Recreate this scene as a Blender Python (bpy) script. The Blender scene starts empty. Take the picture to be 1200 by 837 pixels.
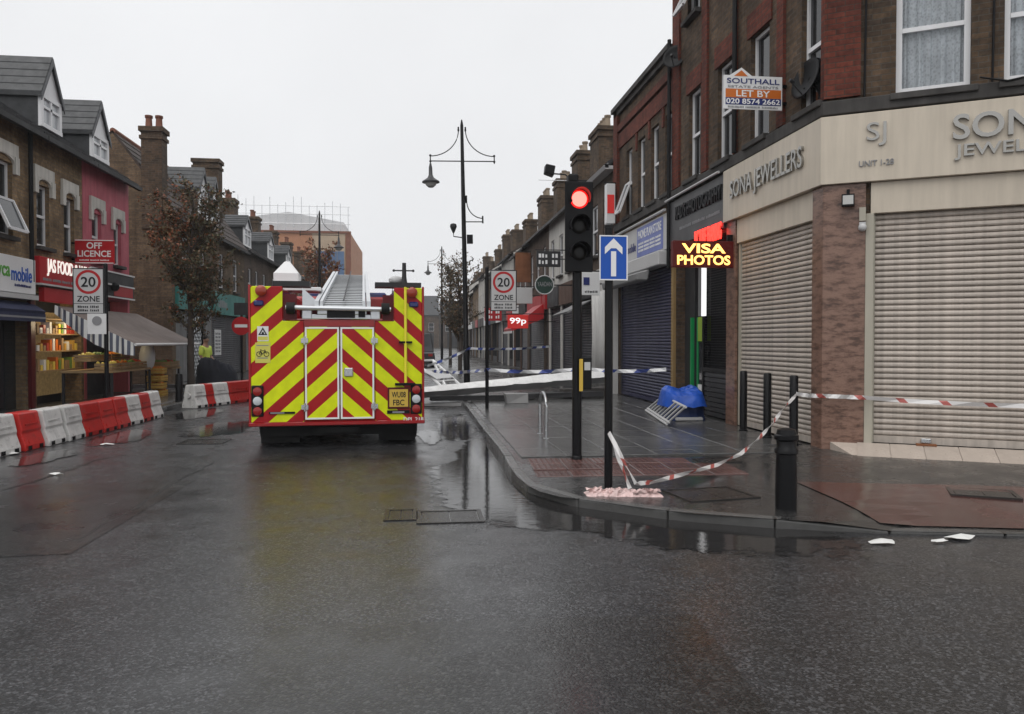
import bpy, bmesh, math, random
from mathutils import Vector, Matrix, noise
R = math.radians
random.seed(7)
scene = bpy.context.scene
C = scene.collection

# ------------------------------------------------------------------ camera
CAM_F, CAM_YAW, CAM_PITCH, CAM_H = 900.0, math.atan(110/900), math.atan(18.5/900), 1.6
cam = bpy.data.cameras.new('camera'); camo = bpy.data.objects.new('camera', cam); C.objects.link(camo)
cam.sensor_width = 36.0; cam.lens = 36.0*CAM_F/1200.0
cam.clip_start = 0.05; cam.clip_end = 3000
camo.location = (0, 0, CAM_H); camo.rotation_euler = (math.pi/2 - CAM_PITCH, 0, -CAM_YAW)
scene.camera = camo
# ------------------------------------------------------------------ sky and sun (overcast, wet morning)
SUN_EL, SUN_AZ = R(62), R(-155)
w = bpy.data.worlds.new('World'); scene.world = w; w.use_nodes = True
nt = w.node_tree; nt.nodes.clear()
wo = nt.nodes.new('ShaderNodeOutputWorld'); bg = nt.nodes.new('ShaderNodeBackground')
sk = nt.nodes.new('ShaderNodeTexSky'); sk.sky_type = 'NISHITA'; sk.sun_disc = False
sk.sun_elevation = SUN_EL; sk.sun_rotation = SUN_AZ; sk.air_density = 1.0; sk.dust_density = 6.0
hs = nt.nodes.new('ShaderNodeHueSaturation'); hs.inputs['Saturation'].default_value = 0.1
mx = nt.nodes.new('ShaderNodeMix'); mx.data_type = 'RGBA'; mx.inputs[0].default_value = 0.93
mx.inputs[7].default_value = (9.3, 9.4, 9.6, 1)
nt.links.new(sk.outputs[0], hs.inputs['Color']); nt.links.new(hs.outputs[0], mx.inputs[6])
cl_ = nt.nodes.new('ShaderNodeTexNoise'); cl_.inputs['Scale'].default_value = 2.2; cl_.inputs['Detail'].default_value = 5
tc_ = nt.nodes.new('ShaderNodeTexCoord'); nt.links.new(tc_.outputs['Generated'], cl_.inputs['Vector'])
mr_ = nt.nodes.new('ShaderNodeMapRange'); mr_.inputs[1].default_value = .3; mr_.inputs[2].default_value = .7; mr_.inputs[3].default_value = .95; mr_.inputs[4].default_value = 1.04; nt.links.new(cl_.outputs[0], mr_.inputs[0])
vm_ = nt.nodes.new('ShaderNodeVectorMath'); vm_.operation = 'SCALE'; nt.links.new(mx.outputs[2], vm_.inputs[0]); nt.links.new(mr_.outputs[0], vm_.inputs['Scale'])
nt.links.new(vm_.outputs[0], bg.inputs[0]); bg.inputs[1].default_value = 0.1
nt.links.new(bg.outputs[0], wo.inputs[0])
sl = bpy.data.lights.new('sun', 'SUN'); sl.energy = 1.4; sl.angle = R(60); sl.color = (1, .98, .95)
so = bpy.data.objects.new('sun', sl); C.objects.link(so); so.location = (-12, -20, 40)
so.rotation_euler = (math.pi/2 - SUN_EL, 0, math.pi - SUN_AZ)
scene.view_settings.view_transform = 'Standard'; scene.view_settings.look = 'None'
scene.view_settings.exposure = 0.0; scene.view_settings.gamma = 1.0
scene.view_settings.use_curve_mapping = False

# ------------------------------------------------------------------ placing: where a sight line meets a known wall / ground plane
def ray(px, py):
    x = (px-600)/CAM_F; y = 1; z = -(py-418.5)/CAM_F
    c, s = math.cos(CAM_PITCH), math.sin(CAM_PITCH); y, z = y*c+z*s, z*c-y*s
    c, s = math.cos(CAM_YAW), math.sin(CAM_YAW)
    return Vector((x*c+y*s, -x*s+y*c, z))
def hit(px, py, axis, val):
    r = ray(px, py); o = (0, 0, CAM_H); t = (val-o[axis])/r[axis]
    return Vector((r.x*t, r.y*t, CAM_H+r.z*t))
def wx(px, py, X): return hit(px, py, 0, X)
def wy(px, py, Y): return hit(px, py, 1, Y)
def gp(px, py, z=0): return hit(px, py, 2, z)

# ------------------------------------------------------------------ materials
MATS = {}
def newmat(name):
    m = bpy.data.materials.new(name); m.use_nodes = True; MATS[name] = m
    return m, m.node_tree, m.node_tree.nodes['Principled BSDF']
def N(nt, t, **kw):
    n = nt.nodes.new('ShaderNode'+t)
    for k, v in kw.items():
        if k in n.inputs: n.inputs[k].default_value = v
        else: setattr(n, k, v)
    return n
def ramp(nt, fac, stops):
    r = nt.nodes.new('ShaderNodeValToRGB'); e = r.color_ramp.elements
    while len(e) < len(stops): e.new(0.5)
    for i, (p, c) in enumerate(stops):
        e[i].position = p; e[i].color = c if len(c) == 4 else (*c, 1)
    nt.links.new(fac, r.inputs[0]); return r.outputs[0]
def mapr(nt, v, a, b, c=0, d=1):
    m = nt.nodes.new('ShaderNodeMapRange'); m.inputs[1].default_value = a; m.inputs[2].default_value = b
    m.inputs[3].default_value = c; m.inputs[4].default_value = d; nt.links.new(v, m.inputs[0]); return m.outputs[0]
def math_(nt, op, a, b=None, c=None):
    m = nt.nodes.new('ShaderNodeMath'); m.operation = op
    for i, v in enumerate((a, b, c)):
        if v is None: continue
        if isinstance(v, (int, float)): m.inputs[i].default_value = v
        else: nt.links.new(v, m.inputs[i])
    return m.outputs[0]
def mixc(nt, f, a, b, mode='MIX'):
    m = nt.nodes.new('ShaderNodeMix'); m.data_type = 'RGBA'; m.blend_type = mode
    for i, v in ((0, f), (6, a), (7, b)):
        if isinstance(v, (int, float)): m.inputs[i].default_value = v
        elif isinstance(v, tuple): m.inputs[i].default_value = v if len(v) == 4 else (*v, 1)
        else: nt.links.new(v, m.inputs[i])
    return m.outputs[2]
def bump(nt, h, strength=.3, dist=.01):
    b = nt.nodes.new('ShaderNodeBump'); b.inputs['Strength'].default_value = strength; b.inputs['Distance'].default_value = dist
    nt.links.new(h, b.inputs['Height']); return b.outputs[0]
def noise_(nt, vec, scale, detail=5, rough=.55, stretch=None):
    if stretch:
        mp = nt.nodes.new('ShaderNodeMapping'); mp.inputs['Scale'].default_value = stretch
        nt.links.new(vec, mp.inputs[0]); vec = mp.outputs[0]
    n = nt.nodes.new('ShaderNodeTexNoise'); n.inputs['Scale'].default_value = scale
    n.inputs['Detail'].default_value = detail; n.inputs['Roughness'].default_value = rough
    nt.links.new(vec, n.inputs['Vector']); return n.outputs[0]
def pm(name, col, rough=.6, metal=0, var=.2, vs=2.0, bmp=0, bs=60, streak=0, emit=None, estr=0, rnd=0, coat=0, spec=.3, scuff=0):
    m, nt, p = newmat(name); L = nt.links
    co = nt.nodes.new('ShaderNodeTexCoord').outputs['Object']
    n1 = noise_(nt, co, vs, 6, .6)
    f = mapr(nt, n1, .25, .75, 1-var, 1+var)
    if streak:
        n2 = noise_(nt, co, 3.0, 4, .6, (3, 3, .25))
        f = math_(nt, 'MULTIPLY', f, mapr(nt, n2, .35, .7, 1, 1-streak))
    if rnd:
        oi = nt.nodes.new('ShaderNodeObjectInfo')
        f = math_(nt, 'MULTIPLY', f, mapr(nt, oi.outputs['Random'], 0, 1, 1-rnd, 1+rnd))
    cmb = nt.nodes.new('ShaderNodeCombineXYZ')
    for i in range(3): L.new(f, cmb.inputs[i])
    colr = mixc(nt, 1.0, (*col, 1), cmb.outputs[0], 'MULTIPLY')
    if scuff:
        oi2 = nt.nodes.new('ShaderNodeObjectInfo'); va = nt.nodes.new('ShaderNodeVectorMath'); va.operation = 'ADD'; L.new(co, va.inputs[0]); L.new(oi2.outputs['Location'], va.inputs[1])
        sc_ = math_(nt, 'MULTIPLY', mapr(nt, noise_(nt, va.outputs[0], 7, 8, .75, (1, 1, 1.6)), .54, .68, 0, 1), scuff)
        colr = mixc(nt, sc_, colr, (.09, .075, .06))
    L.new(colr, p.inputs['Base Color'])
    L.new(mapr(nt, n1, .3, .7, min(1, rough*1.15), rough*.85), p.inputs['Roughness'])
    p.inputs['Metallic'].default_value = metal; p.inputs['Coat Weight'].default_value = coat
    p.inputs['Specular IOR Level'].default_value = spec
    if bmp: L.new(bump(nt, noise_(nt, co, bs, 4, .6), bmp, .01), p.inputs['Normal'])
    if emit:
        p.inputs['Emission Color'].default_value = (*emit, 1); p.inputs['Emission Strength'].default_value = estr
    return m
def brick(name, c1, c2, mort, stain=.45, rough=.85):
    m, nt, p = newmat(name); L = nt.links
    tc = nt.nodes.new('ShaderNodeTexCoord'); uv = tc.outputs['UV']
    b = nt.nodes.new('ShaderNodeTexBrick'); L.new(uv, b.inputs['Vector'])
    b.inputs['Scale'].default_value = 1; b.inputs['Brick Width'].default_value = .225; b.inputs['Row Height'].default_value = .075
    b.inputs['Mortar Size'].default_value = .007; b.inputs['Mortar Smooth'].default_value = .3; b.inputs['Bias'].default_value = -.1
    b.inputs['Color1'].default_value = (*c1, 1); b.inputs['Color2'].default_value = (*c2, 1); b.inputs['Mortar'].default_value = (*mort, 1)
    n1 = noise_(nt, uv, .9, 6, .65); n2 = noise_(nt, uv, 14, 3, .6); n3 = noise_(nt, uv, 1.6, 4, .6, (2.5, .22, 1))
    f = math_(nt, 'MULTIPLY', mapr(nt, n1, .3, .7, 1-stain, 1+stain*.6), mapr(nt, n2, .25, .75, .7, 1.3))
    f = math_(nt, 'MULTIPLY', f, mapr(nt, n3, .35, .75, 1.1, .6))
    cmb = nt.nodes.new('ShaderNodeCombineXYZ')
    for i in range(3): L.new(f, cmb.inputs[i])
    L.new(mixc(nt, 1.0, b.outputs[0], cmb.outputs[0], 'MULTIPLY'), p.inputs['Base Color'])
    p.inputs['Roughness'].default_value = rough; p.inputs['Specular IOR Level'].default_value = .25
    h = math_(nt, 'ADD', math_(nt, 'MULTIPLY', b.outputs['Fac'], -1.0), math_(nt, 'MULTIPLY', n2, .5))
    L.new(bump(nt, h, .6, .008), p.inputs['Normal'])
    return m
brick('stock_brick', (.29, .195, .105), (.18, .118, .066), (.17, .145, .115))
brick('brown_brick', (.125, .08, .048), (.06, .042, .03), (.09, .078, .065), .55)
brick('gable_brick', (.17, .115, .068), (.105, .072, .045), (.1, .086, .07))
brick('red_brick', (.165, .042, .026), (.1, .028, .019), (.07, .045, .036), .4)
brick('dull_brick', (.13, .09, .065), (.085, .06, .048), (.09, .08, .07))
pm('pink_render', (.5, .115, .15), .7, var=.12, streak=.25, bmp=.15, bs=30)
pm('white_render', (.6, .58, .54), .7, var=.1, streak=.25, bmp=.15, bs=30)
pm('grey_render', (.2, .2, .2), .7, var=.12, streak=.3)
pm('brown_render', (.12, .07, .05), .7, var=.2, streak=.3)
pm('white_upvc', (.74, .74, .75), .35, var=.04, streak=.08)
pm('white_stone', (.62, .6, .55), .7, var=.12, streak=.3, bmp=.1)
pm('dark_stone', (.06, .056, .053), .75, var=.3, streak=.3, bmp=.2)
pm('cream_panel', (.59, .52, .425), .42, var=.07, vs=.8, streak=.14)
pm('cream_frame', (.43, .4, .33), .4, var=.06, streak=.12)
pm('slat_cream', (.5, .44, .385), .4, var=.14, vs=1.5, streak=.32, rnd=.07, scuff=.1)
pm('slat_blue', (.038, .038, .08), .4, var=.15, streak=.2, rnd=.06)
pm('slat_grey', (.17, .17, .18), .45, var=.15, streak=.25, rnd=.06)
pm('slat_dark', (.05, .05, .06), .45, var=.15, streak=.25, rnd=.06)
pm('slat_black', (.022, .022, .026), .35, var=.15)
pm('black_metal', (.006, .006, .007), .4, var=.2, spec=.2)
pm('black_paint', (.006, .006, .007), .32, var=.2, spec=.22)
pm('black_plastic', (.006, .006, .007), .5, var=.1, spec=.2)
pm('dark_panel', (.05, .05, .053), .35, var=.12)
pm('charcoal', (.03, .03, .032), .5, var=.15)
pm('steel', (.52, .53, .54), .28, .95, var=.08)
pm('aluminium', (.62, .64, .66), .32, .7, var=.08)
pm('ladder_alloy', (.68, .7, .72), .38, .55, var=.06)
pm('letter_steel', (.36, .35, .33), .25, .9, var=.08)
pm('letter_grey', (.25, .25, .26), .5, var=.05)
pm('letter_black', (.012, .012, .014), .5, var=.05)
pm('letter_white', (.8, .8, .8), .4, var=.03)
pm('sign_grey', (.5, .5, .5), .4, var=.04)
pm('sign_red', (.42, .015, .02), .4, var=.06)
pm('sign_blue', (.012, .085, .42), .3, var=.04)
pm('sign_navy', (.02, .03, .14), .4, var=.06)
pm('sign_periwinkle', (.16, .2, .47), .4, var=.1)
pm('sign_orange', (.55, .14, .02), .4, var=.06)
pm('sign_white', (.72, .72, .72), .35, var=.04)
pm('sign_green', (.1, .36, .05), .4)
pm('sign_teal', (.04, .2, .18), .45, var=.2)
pm('dark_green', (.02, .045, .035), .45)
pm('door_green', (.012, .26, .08), .35)
pm('lime_green', (.25, .38, .04), .5)
pm('wood_post', (.26, .17, .07), .6, var=.25, bmp=.2)
pm('rust_brown', (.2, .08, .035), .8, var=.3)
pm('slate', (.05, .052, .055), .4, var=.35, vs=5, bmp=.3, bs=12)
pm('tile_brown', (.05, .036, .03), .7, var=.35, vs=4, bmp=.3, bs=12)
pm('lead_grey', (.09, .093, .1), .5, var=.2)
pm('terracotta', (.2, .085, .055), .8, var=.2)
pm('buff_pot', (.28, .22, .16), .8, var=.2)
pm('barrier_white', (.68, .67, .65), .32, var=.12, vs=4, streak=.25, rnd=.1, scuff=.55)
pm('barrier_red', (.5, .025, .02), .3, var=.12, vs=4, streak=.2, rnd=.14, scuff=.4)
pm('engine_red', (.3, .008, .01), .22, var=.06, coat=.5)
pm('dark_red', (.09, .006, .008), .4, var=.1)
pm('rubber', (.012, .012, .012), .8, var=.2)
pm('underside', (.008, .008, .008), .7)
pm('lens_red', (.28, .012, .01), .15, var=.05, coat=.6)
pm('lens_amber', (.3, .035, .012), .15, var=.05, coat=.6)
pm('lens_white', (.55, .58, .6), .15, var=.05, coat=.6)
pm('lens_blue', (.008, .015, .12), .12, var=.05, coat=.6)
pm('plate_yellow', (.62, .42, .07), .4, var=.05)
pm('pole_yellow', (.8, .72, .05), .35, var=.05)
pm('sticker_yellow', (.62, .58, .12), .4, var=.05)
pm('tarp_blue', (.015, .08, .42), .33, var=.2, vs=6, bmp=.5, bs=18)
pm('tarp_navy', (.012, .03, .11), .4, var=.2, bmp=.4, bs=18)
pm('kerb_stone', (.088, .087, .085), .25, var=.2, vs=6, bmp=.2, bs=90, rnd=.12)
pm('paving_slab', (.07, .069, .068), .22, spec=.5, var=.45, vs=5, bmp=.2, bs=40, rnd=.25)
pm('tactile_red', (.095, .047, .042), .22, spec=.5, var=.35, vs=5, bmp=.1, rnd=.18)
pm('tile_cream', (.42, .36, .31), .3, var=.12, vs=6, rnd=.06)
pm('iron_cover', (.035, .033, .032), .25, .4, var=.3, vs=8, bmp=.4, bs=60)
pm('awning_canvas', (.2, .165, .15), .75, var=.1, bmp=.2, bs=15)
pm('awning_navy', (.025, .03, .07), .7, var=.1)
pm('awning_grey', (.25, .25, .25), .7, var=.1)
pm('shop_dark', (.02, .02, .022), .6, var=.3)
pm('warm_glow_panel', (.26, .18, .08), .6, var=.6, vs=11, emit=(.9, .6, .25), estr=.08)  # faint warm emission put into the surface, standing in for shop lighting
pm('crate_yellow', (.5, .3, .06), .6, var=.15)
pm('crate_wood', (.3, .2, .1), .7, var=.25)
pm('crate_green', (.05, .16, .05), .6)
pm('fruit_orange', (.6, .2, .03), .5, var=.15)
pm('fruit_yellow', (.65, .5, .1), .5, var=.15)
pm('fruit_green', (.15, .26, .06), .5, var=.2)
pm('fruit_red', (.4, .05, .03), .5, var=.15)
pm('cardboard', (.3, .2, .11), .8, var=.15)
pm('plastic_wrap', (.5, .52, .53), .25, var=.2, bmp=.5, bs=14)
pm('white_sheet', (.58, .57, .55), .5, var=.1, streak=.2, bmp=.4, bs=9)
pm('fallen_white', (.8, .8, .79), .4, var=.15, vs=6, bmp=.4, bs=14)
pm('fallen_grey', (.28, .28, .28), .5, var=.2)
pm('skin', (.35, .2, .14), .5, var=.05)
pm('hair', (.012, .01, .009), .6)
pm('hivis', (.62, .75, .12), .6, var=.08)
pm('hivis_band', (.5, .5, .5), .3)
pm('trousers', (.018, .02, .028), .8)
pm('litter', (.66, .66, .64), .5, var=.1)
pm('facade_orange', (.42, .2, .11), .7, var=.1, streak=.1)
pm('facade_sand', (.42, .32, .23), .7, var=.1)
pm('glass_blue', (.09, .15, .26), .15, var=.2, vs=.6)
pm('scaffold_sheet', (.66, .66, .67), .6, var=.08, vs=.5)
pm('crack_dark', (.018, .018, .018), .35)
pm('bark', (.06, .048, .04), .8, var=.3, bmp=.4, bs=25)
pm('trunk_pale', (.09, .07, .055), .8, var=.3)
for nm, c in (('leaf_a', (.085, .075, .034)), ('leaf_b', (.12, .072, .036)), ('leaf_c', (.22, .07, .03)), ('leaf_d', (.05, .048, .026))):
    m = pm(nm, c, .55, var=.35, vs=3)
pm('car_dark', (.02, .022, .026), .2, var=.05, coat=.6)
pm('car_silver', (.4, .42, .44), .25, .4, var=.05, coat=.6)
pm('plaster_dark', (.075, .07, .066), .8, var=.2)
pm('interior_dark', (.012, .012, .012), .8)
pm('lens_off', (.01, .009, .008), .35)
pm('led_text', (.1, .02, .01), .5, emit=(1.0, .5, .12), estr=3.2)
pm('led_back', (.05, .006, .006), .5, emit=(.5, .02, .01), estr=.06)
pm('red_neon', (.2, .01, .01), .5, emit=(1.0, .03, .02), estr=3.5)
pm('lamp_red', (.2, .01, .01), .5, emit=(1.0, .075, .06), estr=7)
pm('lamp_rim', (.2, .01, .01), .5, emit=(1.0, .008, .006), estr=1.1)
pm('tube_white', (.6, .6, .6), .5, emit=(1, 1, 1), estr=.9)
pm('sign_lit_red', (.4, .02, .02), .5, emit=(.9, .05, .04), estr=.25)
pm('sign_lit_white', (.8, .8, .8), .5, emit=(1, 1, 1), estr=.8)
pm('lit_letters', (.8, .75, .7), .5, emit=(1, .93, .85), estr=.7)
pm('pane_blind', (.42, .44, .46), .08, var=.15, vs=1.5, spec=.6)
pm('lampglass', (.5, .5, .48), .2, var=.05)
# glass: dark room behind a sheet that mirrors the sky
m, nt, p = newmat('glass'); co = nt.nodes.new('ShaderNodeTexCoord').outputs['Object']
p.inputs['Base Color'].default_value = (.022, .024, .027, 1); p.inputs['Roughness'].default_value = .06
nt.links.new(bump(nt, noise_(nt, co, 1.3, 2), .04, .05), p.inputs['Normal'])
m, nt, p = newmat('clear_glass')
tr = N(nt, 'BsdfTransparent'); tr.inputs[0].default_value = (.93, .95, .96, 1); gl = N(nt, 'BsdfGlossy', Roughness=.05)
ms = N(nt, 'MixShader'); fr_ = N(nt, 'Fresnel'); fr_.inputs[0].default_value = 1.5
nt.links.new(fr_.outputs[0], ms.inputs[0]); nt.links.new(tr.outputs[0], ms.inputs[1]); nt.links.new(gl.outputs[0], ms.inputs[2])
nt.links.new(ms.outputs[0], nt.nodes['Material Output'].inputs[0])
# lace curtain
m, nt, p = newmat('lace'); co = nt.nodes.new('ShaderNodeTexCoord').outputs['Object']
vo = N(nt, 'TexVoronoi', Scale=26.0); nt.links.new(co, vo.inputs['Vector'])
f = math_(nt, 'MULTIPLY', mapr(nt, vo.outputs['Distance'], 0, .6, .72, 1.05), mapr(nt, noise_(nt, co, 2.2, 3), .3, .7, .8, 1.05))
cmb = nt.nodes.new('ShaderNodeCombineXYZ')
for i in range(3): nt.links.new(f, cmb.inputs[i])
nt.links.new(mixc(nt, 1.0, (.86, .88, .9), cmb.outputs[0], 'MULTIPLY'), p.inputs['Base Color']); p.inputs['Roughness'].default_value = .8
# polished granite pillar
m, nt, p = newmat('granite'); co = nt.nodes.new('ShaderNodeTexCoord').outputs['Object']
n1 = noise_(nt, co, 5, 9, .72, (1, 1, 3.2)); n2 = noise_(nt, co, 90, 3)
c = ramp(nt, n1, [(.34, (.03, .015, .01)), (.44, (.13, .068, .045)), (.52, (.26, .15, .11)), (.62, (.3, .18, .13)), (.78, (.13, .07, .05))])
nt.links.new(mixc(nt, mapr(nt, n2, .35, .65, .15, .5), c, (.12, .068, .05)), p.inputs['Base Color']); p.inputs['Roughness'].default_value = .28
# wet asphalt: stone chips in a dark binder under a thin, uneven film of water
def asphalt(name, base, tint=(1, 1, 1), rlo=.2, rhi=.5, grain=.55, chips=1.7):
    m, nt, p = newmat(name); L = nt.links
    co = nt.nodes.new('ShaderNodeTexCoord').outputs['Object']
    big = noise_(nt, co, .33, 5, .6, (1, .6, 1)); mid = noise_(nt, co, 2.2, 6, .65); fine = noise_(nt, co, 120, 3, .6)
    vor = N(nt, 'TexVoronoi', Scale=76.0); L.new(co, vor.inputs['Vector'])
    sp = N(nt, 'SeparateXYZ'); L.new(vor.outputs['Color'], sp.inputs[0])
    chip = math_(nt, 'POWER', sp.outputs[0], 3.5)
    f = math_(nt, 'MULTIPLY', math_(nt, 'ADD', .4, math_(nt, 'MULTIPLY', chip, chips)), mapr(nt, mid, .3, .7, .75, 1.25))
    f = math_(nt, 'MULTIPLY', f, mapr(nt, big, .3, .7, .8, 1.2))
    cmb = nt.nodes.new('ShaderNodeCombineXYZ')
    for i in range(3): L.new(f, cmb.inputs[i])
    L.new(mixc(nt, 1.0, tuple(base*t for t in tint), cmb.outputs[0], 'MULTIPLY'), p.inputs['Base Color'])
    wet = math_(nt, 'ADD', math_(nt, 'MULTIPLY', big, .55), math_(nt, 'MULTIPLY', mid, .45))
    L.new(mapr(nt, wet, .36, .62, rlo, rhi), p.inputs['Roughness'])
    h = math_(nt, 'ADD', math_(nt, 'MULTIPLY', sp.outputs[1], .7), math_(nt, 'ADD', math_(nt, 'MULTIPLY', vor.outputs['Distance'], -.8), math_(nt, 'MULTIPLY', fine, .5)))
    b = nt.nodes.new('ShaderNodeBump'); b.inputs['Distance'].default_value = .006
    L.new(h, b.inputs['Height']); L.new(mapr(nt, wet, .38, .6, grain*.25, grain), b.inputs['Strength'])
    L.new(b.outputs[0], p.inputs['Normal'])
    p.inputs['IOR'].default_value = 1.45; p.inputs['Specular IOR Level'].default_value = .12
    p.inputs['Coat Weight'].default_value = .78; p.inputs['Coat IOR'].default_value = 1.36
    L.new(mapr(nt, wet, .36, .62, .1, .36), p.inputs['Coat Roughness'])
    b2 = nt.nodes.new('ShaderNodeBump'); b2.inputs['Distance'].default_value = .006
    L.new(h, b2.inputs['Height']); L.new(mapr(nt, wet, .38, .6, grain*.06, grain*.34), b2.inputs['Strength'])
    L.new(b2.outputs[0], p.inputs['Coat Normal'])
    return m
asphalt('wet_asphalt', .042, (1, 1.01, 1.07), .3, .55, .8)
asphalt('repair_asphalt', .026, (1, 1, 1), .25, .45, .6)
asphalt('pavement_asphalt', .036, (1, .98, .97), .16, .4, .4)
asphalt('red_asphalt', .085, (1.5, .5, .4), .1, .26, .12, .5)
asphalt('patch_asphalt', .07, (1, 1, 1.02), .14, .3, .25)
# standing water: a film that thins out to nothing at a ragged edge
m, nt, p = newmat('puddle'); co = nt.nodes.new('ShaderNodeTexCoord').outputs['Object']
p.inputs['Base Color'].default_value = (.026, .025, .025, 1); p.inputs['Roughness'].default_value = .04; p.inputs['IOR'].default_value = 1.33
nt.links.new(bump(nt, noise_(nt, co, 7, 5, .62, (1, 1.6, 1)), .06, .02), p.inputs['Normal'])
at = nt.nodes.new('ShaderNodeAttribute'); at.attribute_name = 'depth'
ed = math_(nt, 'ADD', at.outputs['Fac'], math_(nt, 'MULTIPLY', math_(nt, 'SUBTRACT', noise_(nt, co, 6, 6, .7), .5), 1.3))
nt.links.new(mapr(nt, ed, .32, .5, 0, .94), p.inputs['Alpha'])
# fire-engine chevrons: flat print on the rear panels, lime and red meeting in a peak
m, nt, p = newmat('chevron'); tc = nt.nodes.new('ShaderNodeTexCoord'); sp = N(nt, 'SeparateXYZ'); nt.links.new(tc.outputs['Object'], sp.inputs[0])
f = math_(nt, 'ADD', sp.outputs[2], math_(nt, 'MULTIPLY', math_(nt, 'ABSOLUTE', math_(nt, 'SUBTRACT', sp.outputs[0], .02)), .9))
f = math_(nt, 'FRACT', math_(nt, 'DIVIDE', math_(nt, 'SUBTRACT', f, .655-.44*3), .44))
s = math_(nt, 'LESS_THAN', f, .53)
dirt = mapr(nt, noise_(nt, tc.outputs['Object'], 5, 6), .3, .7, .86, 1.08)
cmb = nt.nodes.new('ShaderNodeCombineXYZ')
for i in range(3): nt.links.new(dirt, cmb.inputs[i])
nt.links.new(mixc(nt, 1.0, mixc(nt, s, (.36, .01, .014), (.68, .76, .008)), cmb.outputs[0], 'MULTIPLY'), p.inputs['Base Color']); p.inputs['Roughness'].default_value = .3; p.inputs['Specular IOR Level'].default_value = .25
# printed tapes
def tape_mat(name, a, b, period, duty):
    m, nt, p = newmat(name); tc = nt.nodes.new('ShaderNodeTexCoord'); sp = N(nt, 'SeparateXYZ'); nt.links.new(tc.outputs['UV'], sp.inputs[0])
    f = math_(nt, 'FRACT', math_(nt, 'ADD', math_(nt, 'DIVIDE', sp.outputs[0], period), math_(nt, 'MULTIPLY', sp.outputs[1], .12)))
    nt.links.new(mixc(nt, math_(nt, 'GREATER_THAN', f, duty), a, b), p.inputs['Base Color']); p.inputs['Roughness'].default_value = .35
tape_mat('tape_red_white', (.66, .64, .63), (.42, .1, .085), .5, .8)
pm('tape_heap', (.64, .47, .45), .35, var=.4, vs=14)
tape_mat('tape_blue_white', (.7, .71, .72), (.05, .08, .3), .7, .6)
tape_mat('stripe_awning', (.72, .72, .7), (.09, .1, .14), .16, .5)

# ------------------------------------------------------------------ mesh building
OFF = {}
def setp(o, parent):
    if parent is not None:
        o.parent = parent; OFF[o.name] = OFF.get(parent.name, Vector())
def tag(o, label=None, cat=None, group=None, kind=None):
    if label: o['label'] = label
    if cat: o['category'] = cat
    if group: o['group'] = group
    if kind: o['kind'] = kind
    return o
def thing(name, loc, label, cat, group=None, rz=0, local=False):
    o = bpy.data.objects.new(name, None); o.empty_display_size = .2; C.objects.link(o)
    o.location = loc; o.rotation_euler = (0, 0, rz); OFF[o.name] = Vector() if local else Vector(loc)
    return tag(o, label, cat, group)
def unit2(a, b):
    d = Vector((b[0]-a[0], b[1]-a[1])); return d.normalized()
class Fr:                      # a facade's frame: u along the wall, d outwards, z up
    def __init__(s, o, u, n): s.o, s.u, s.n = Vector(o), Vector(u), Vector(n)
    def __call__(s, u, z, d=0): q = s.o+s.u*u+s.n*d; return Vector((q.x, q.y, z))
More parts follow.
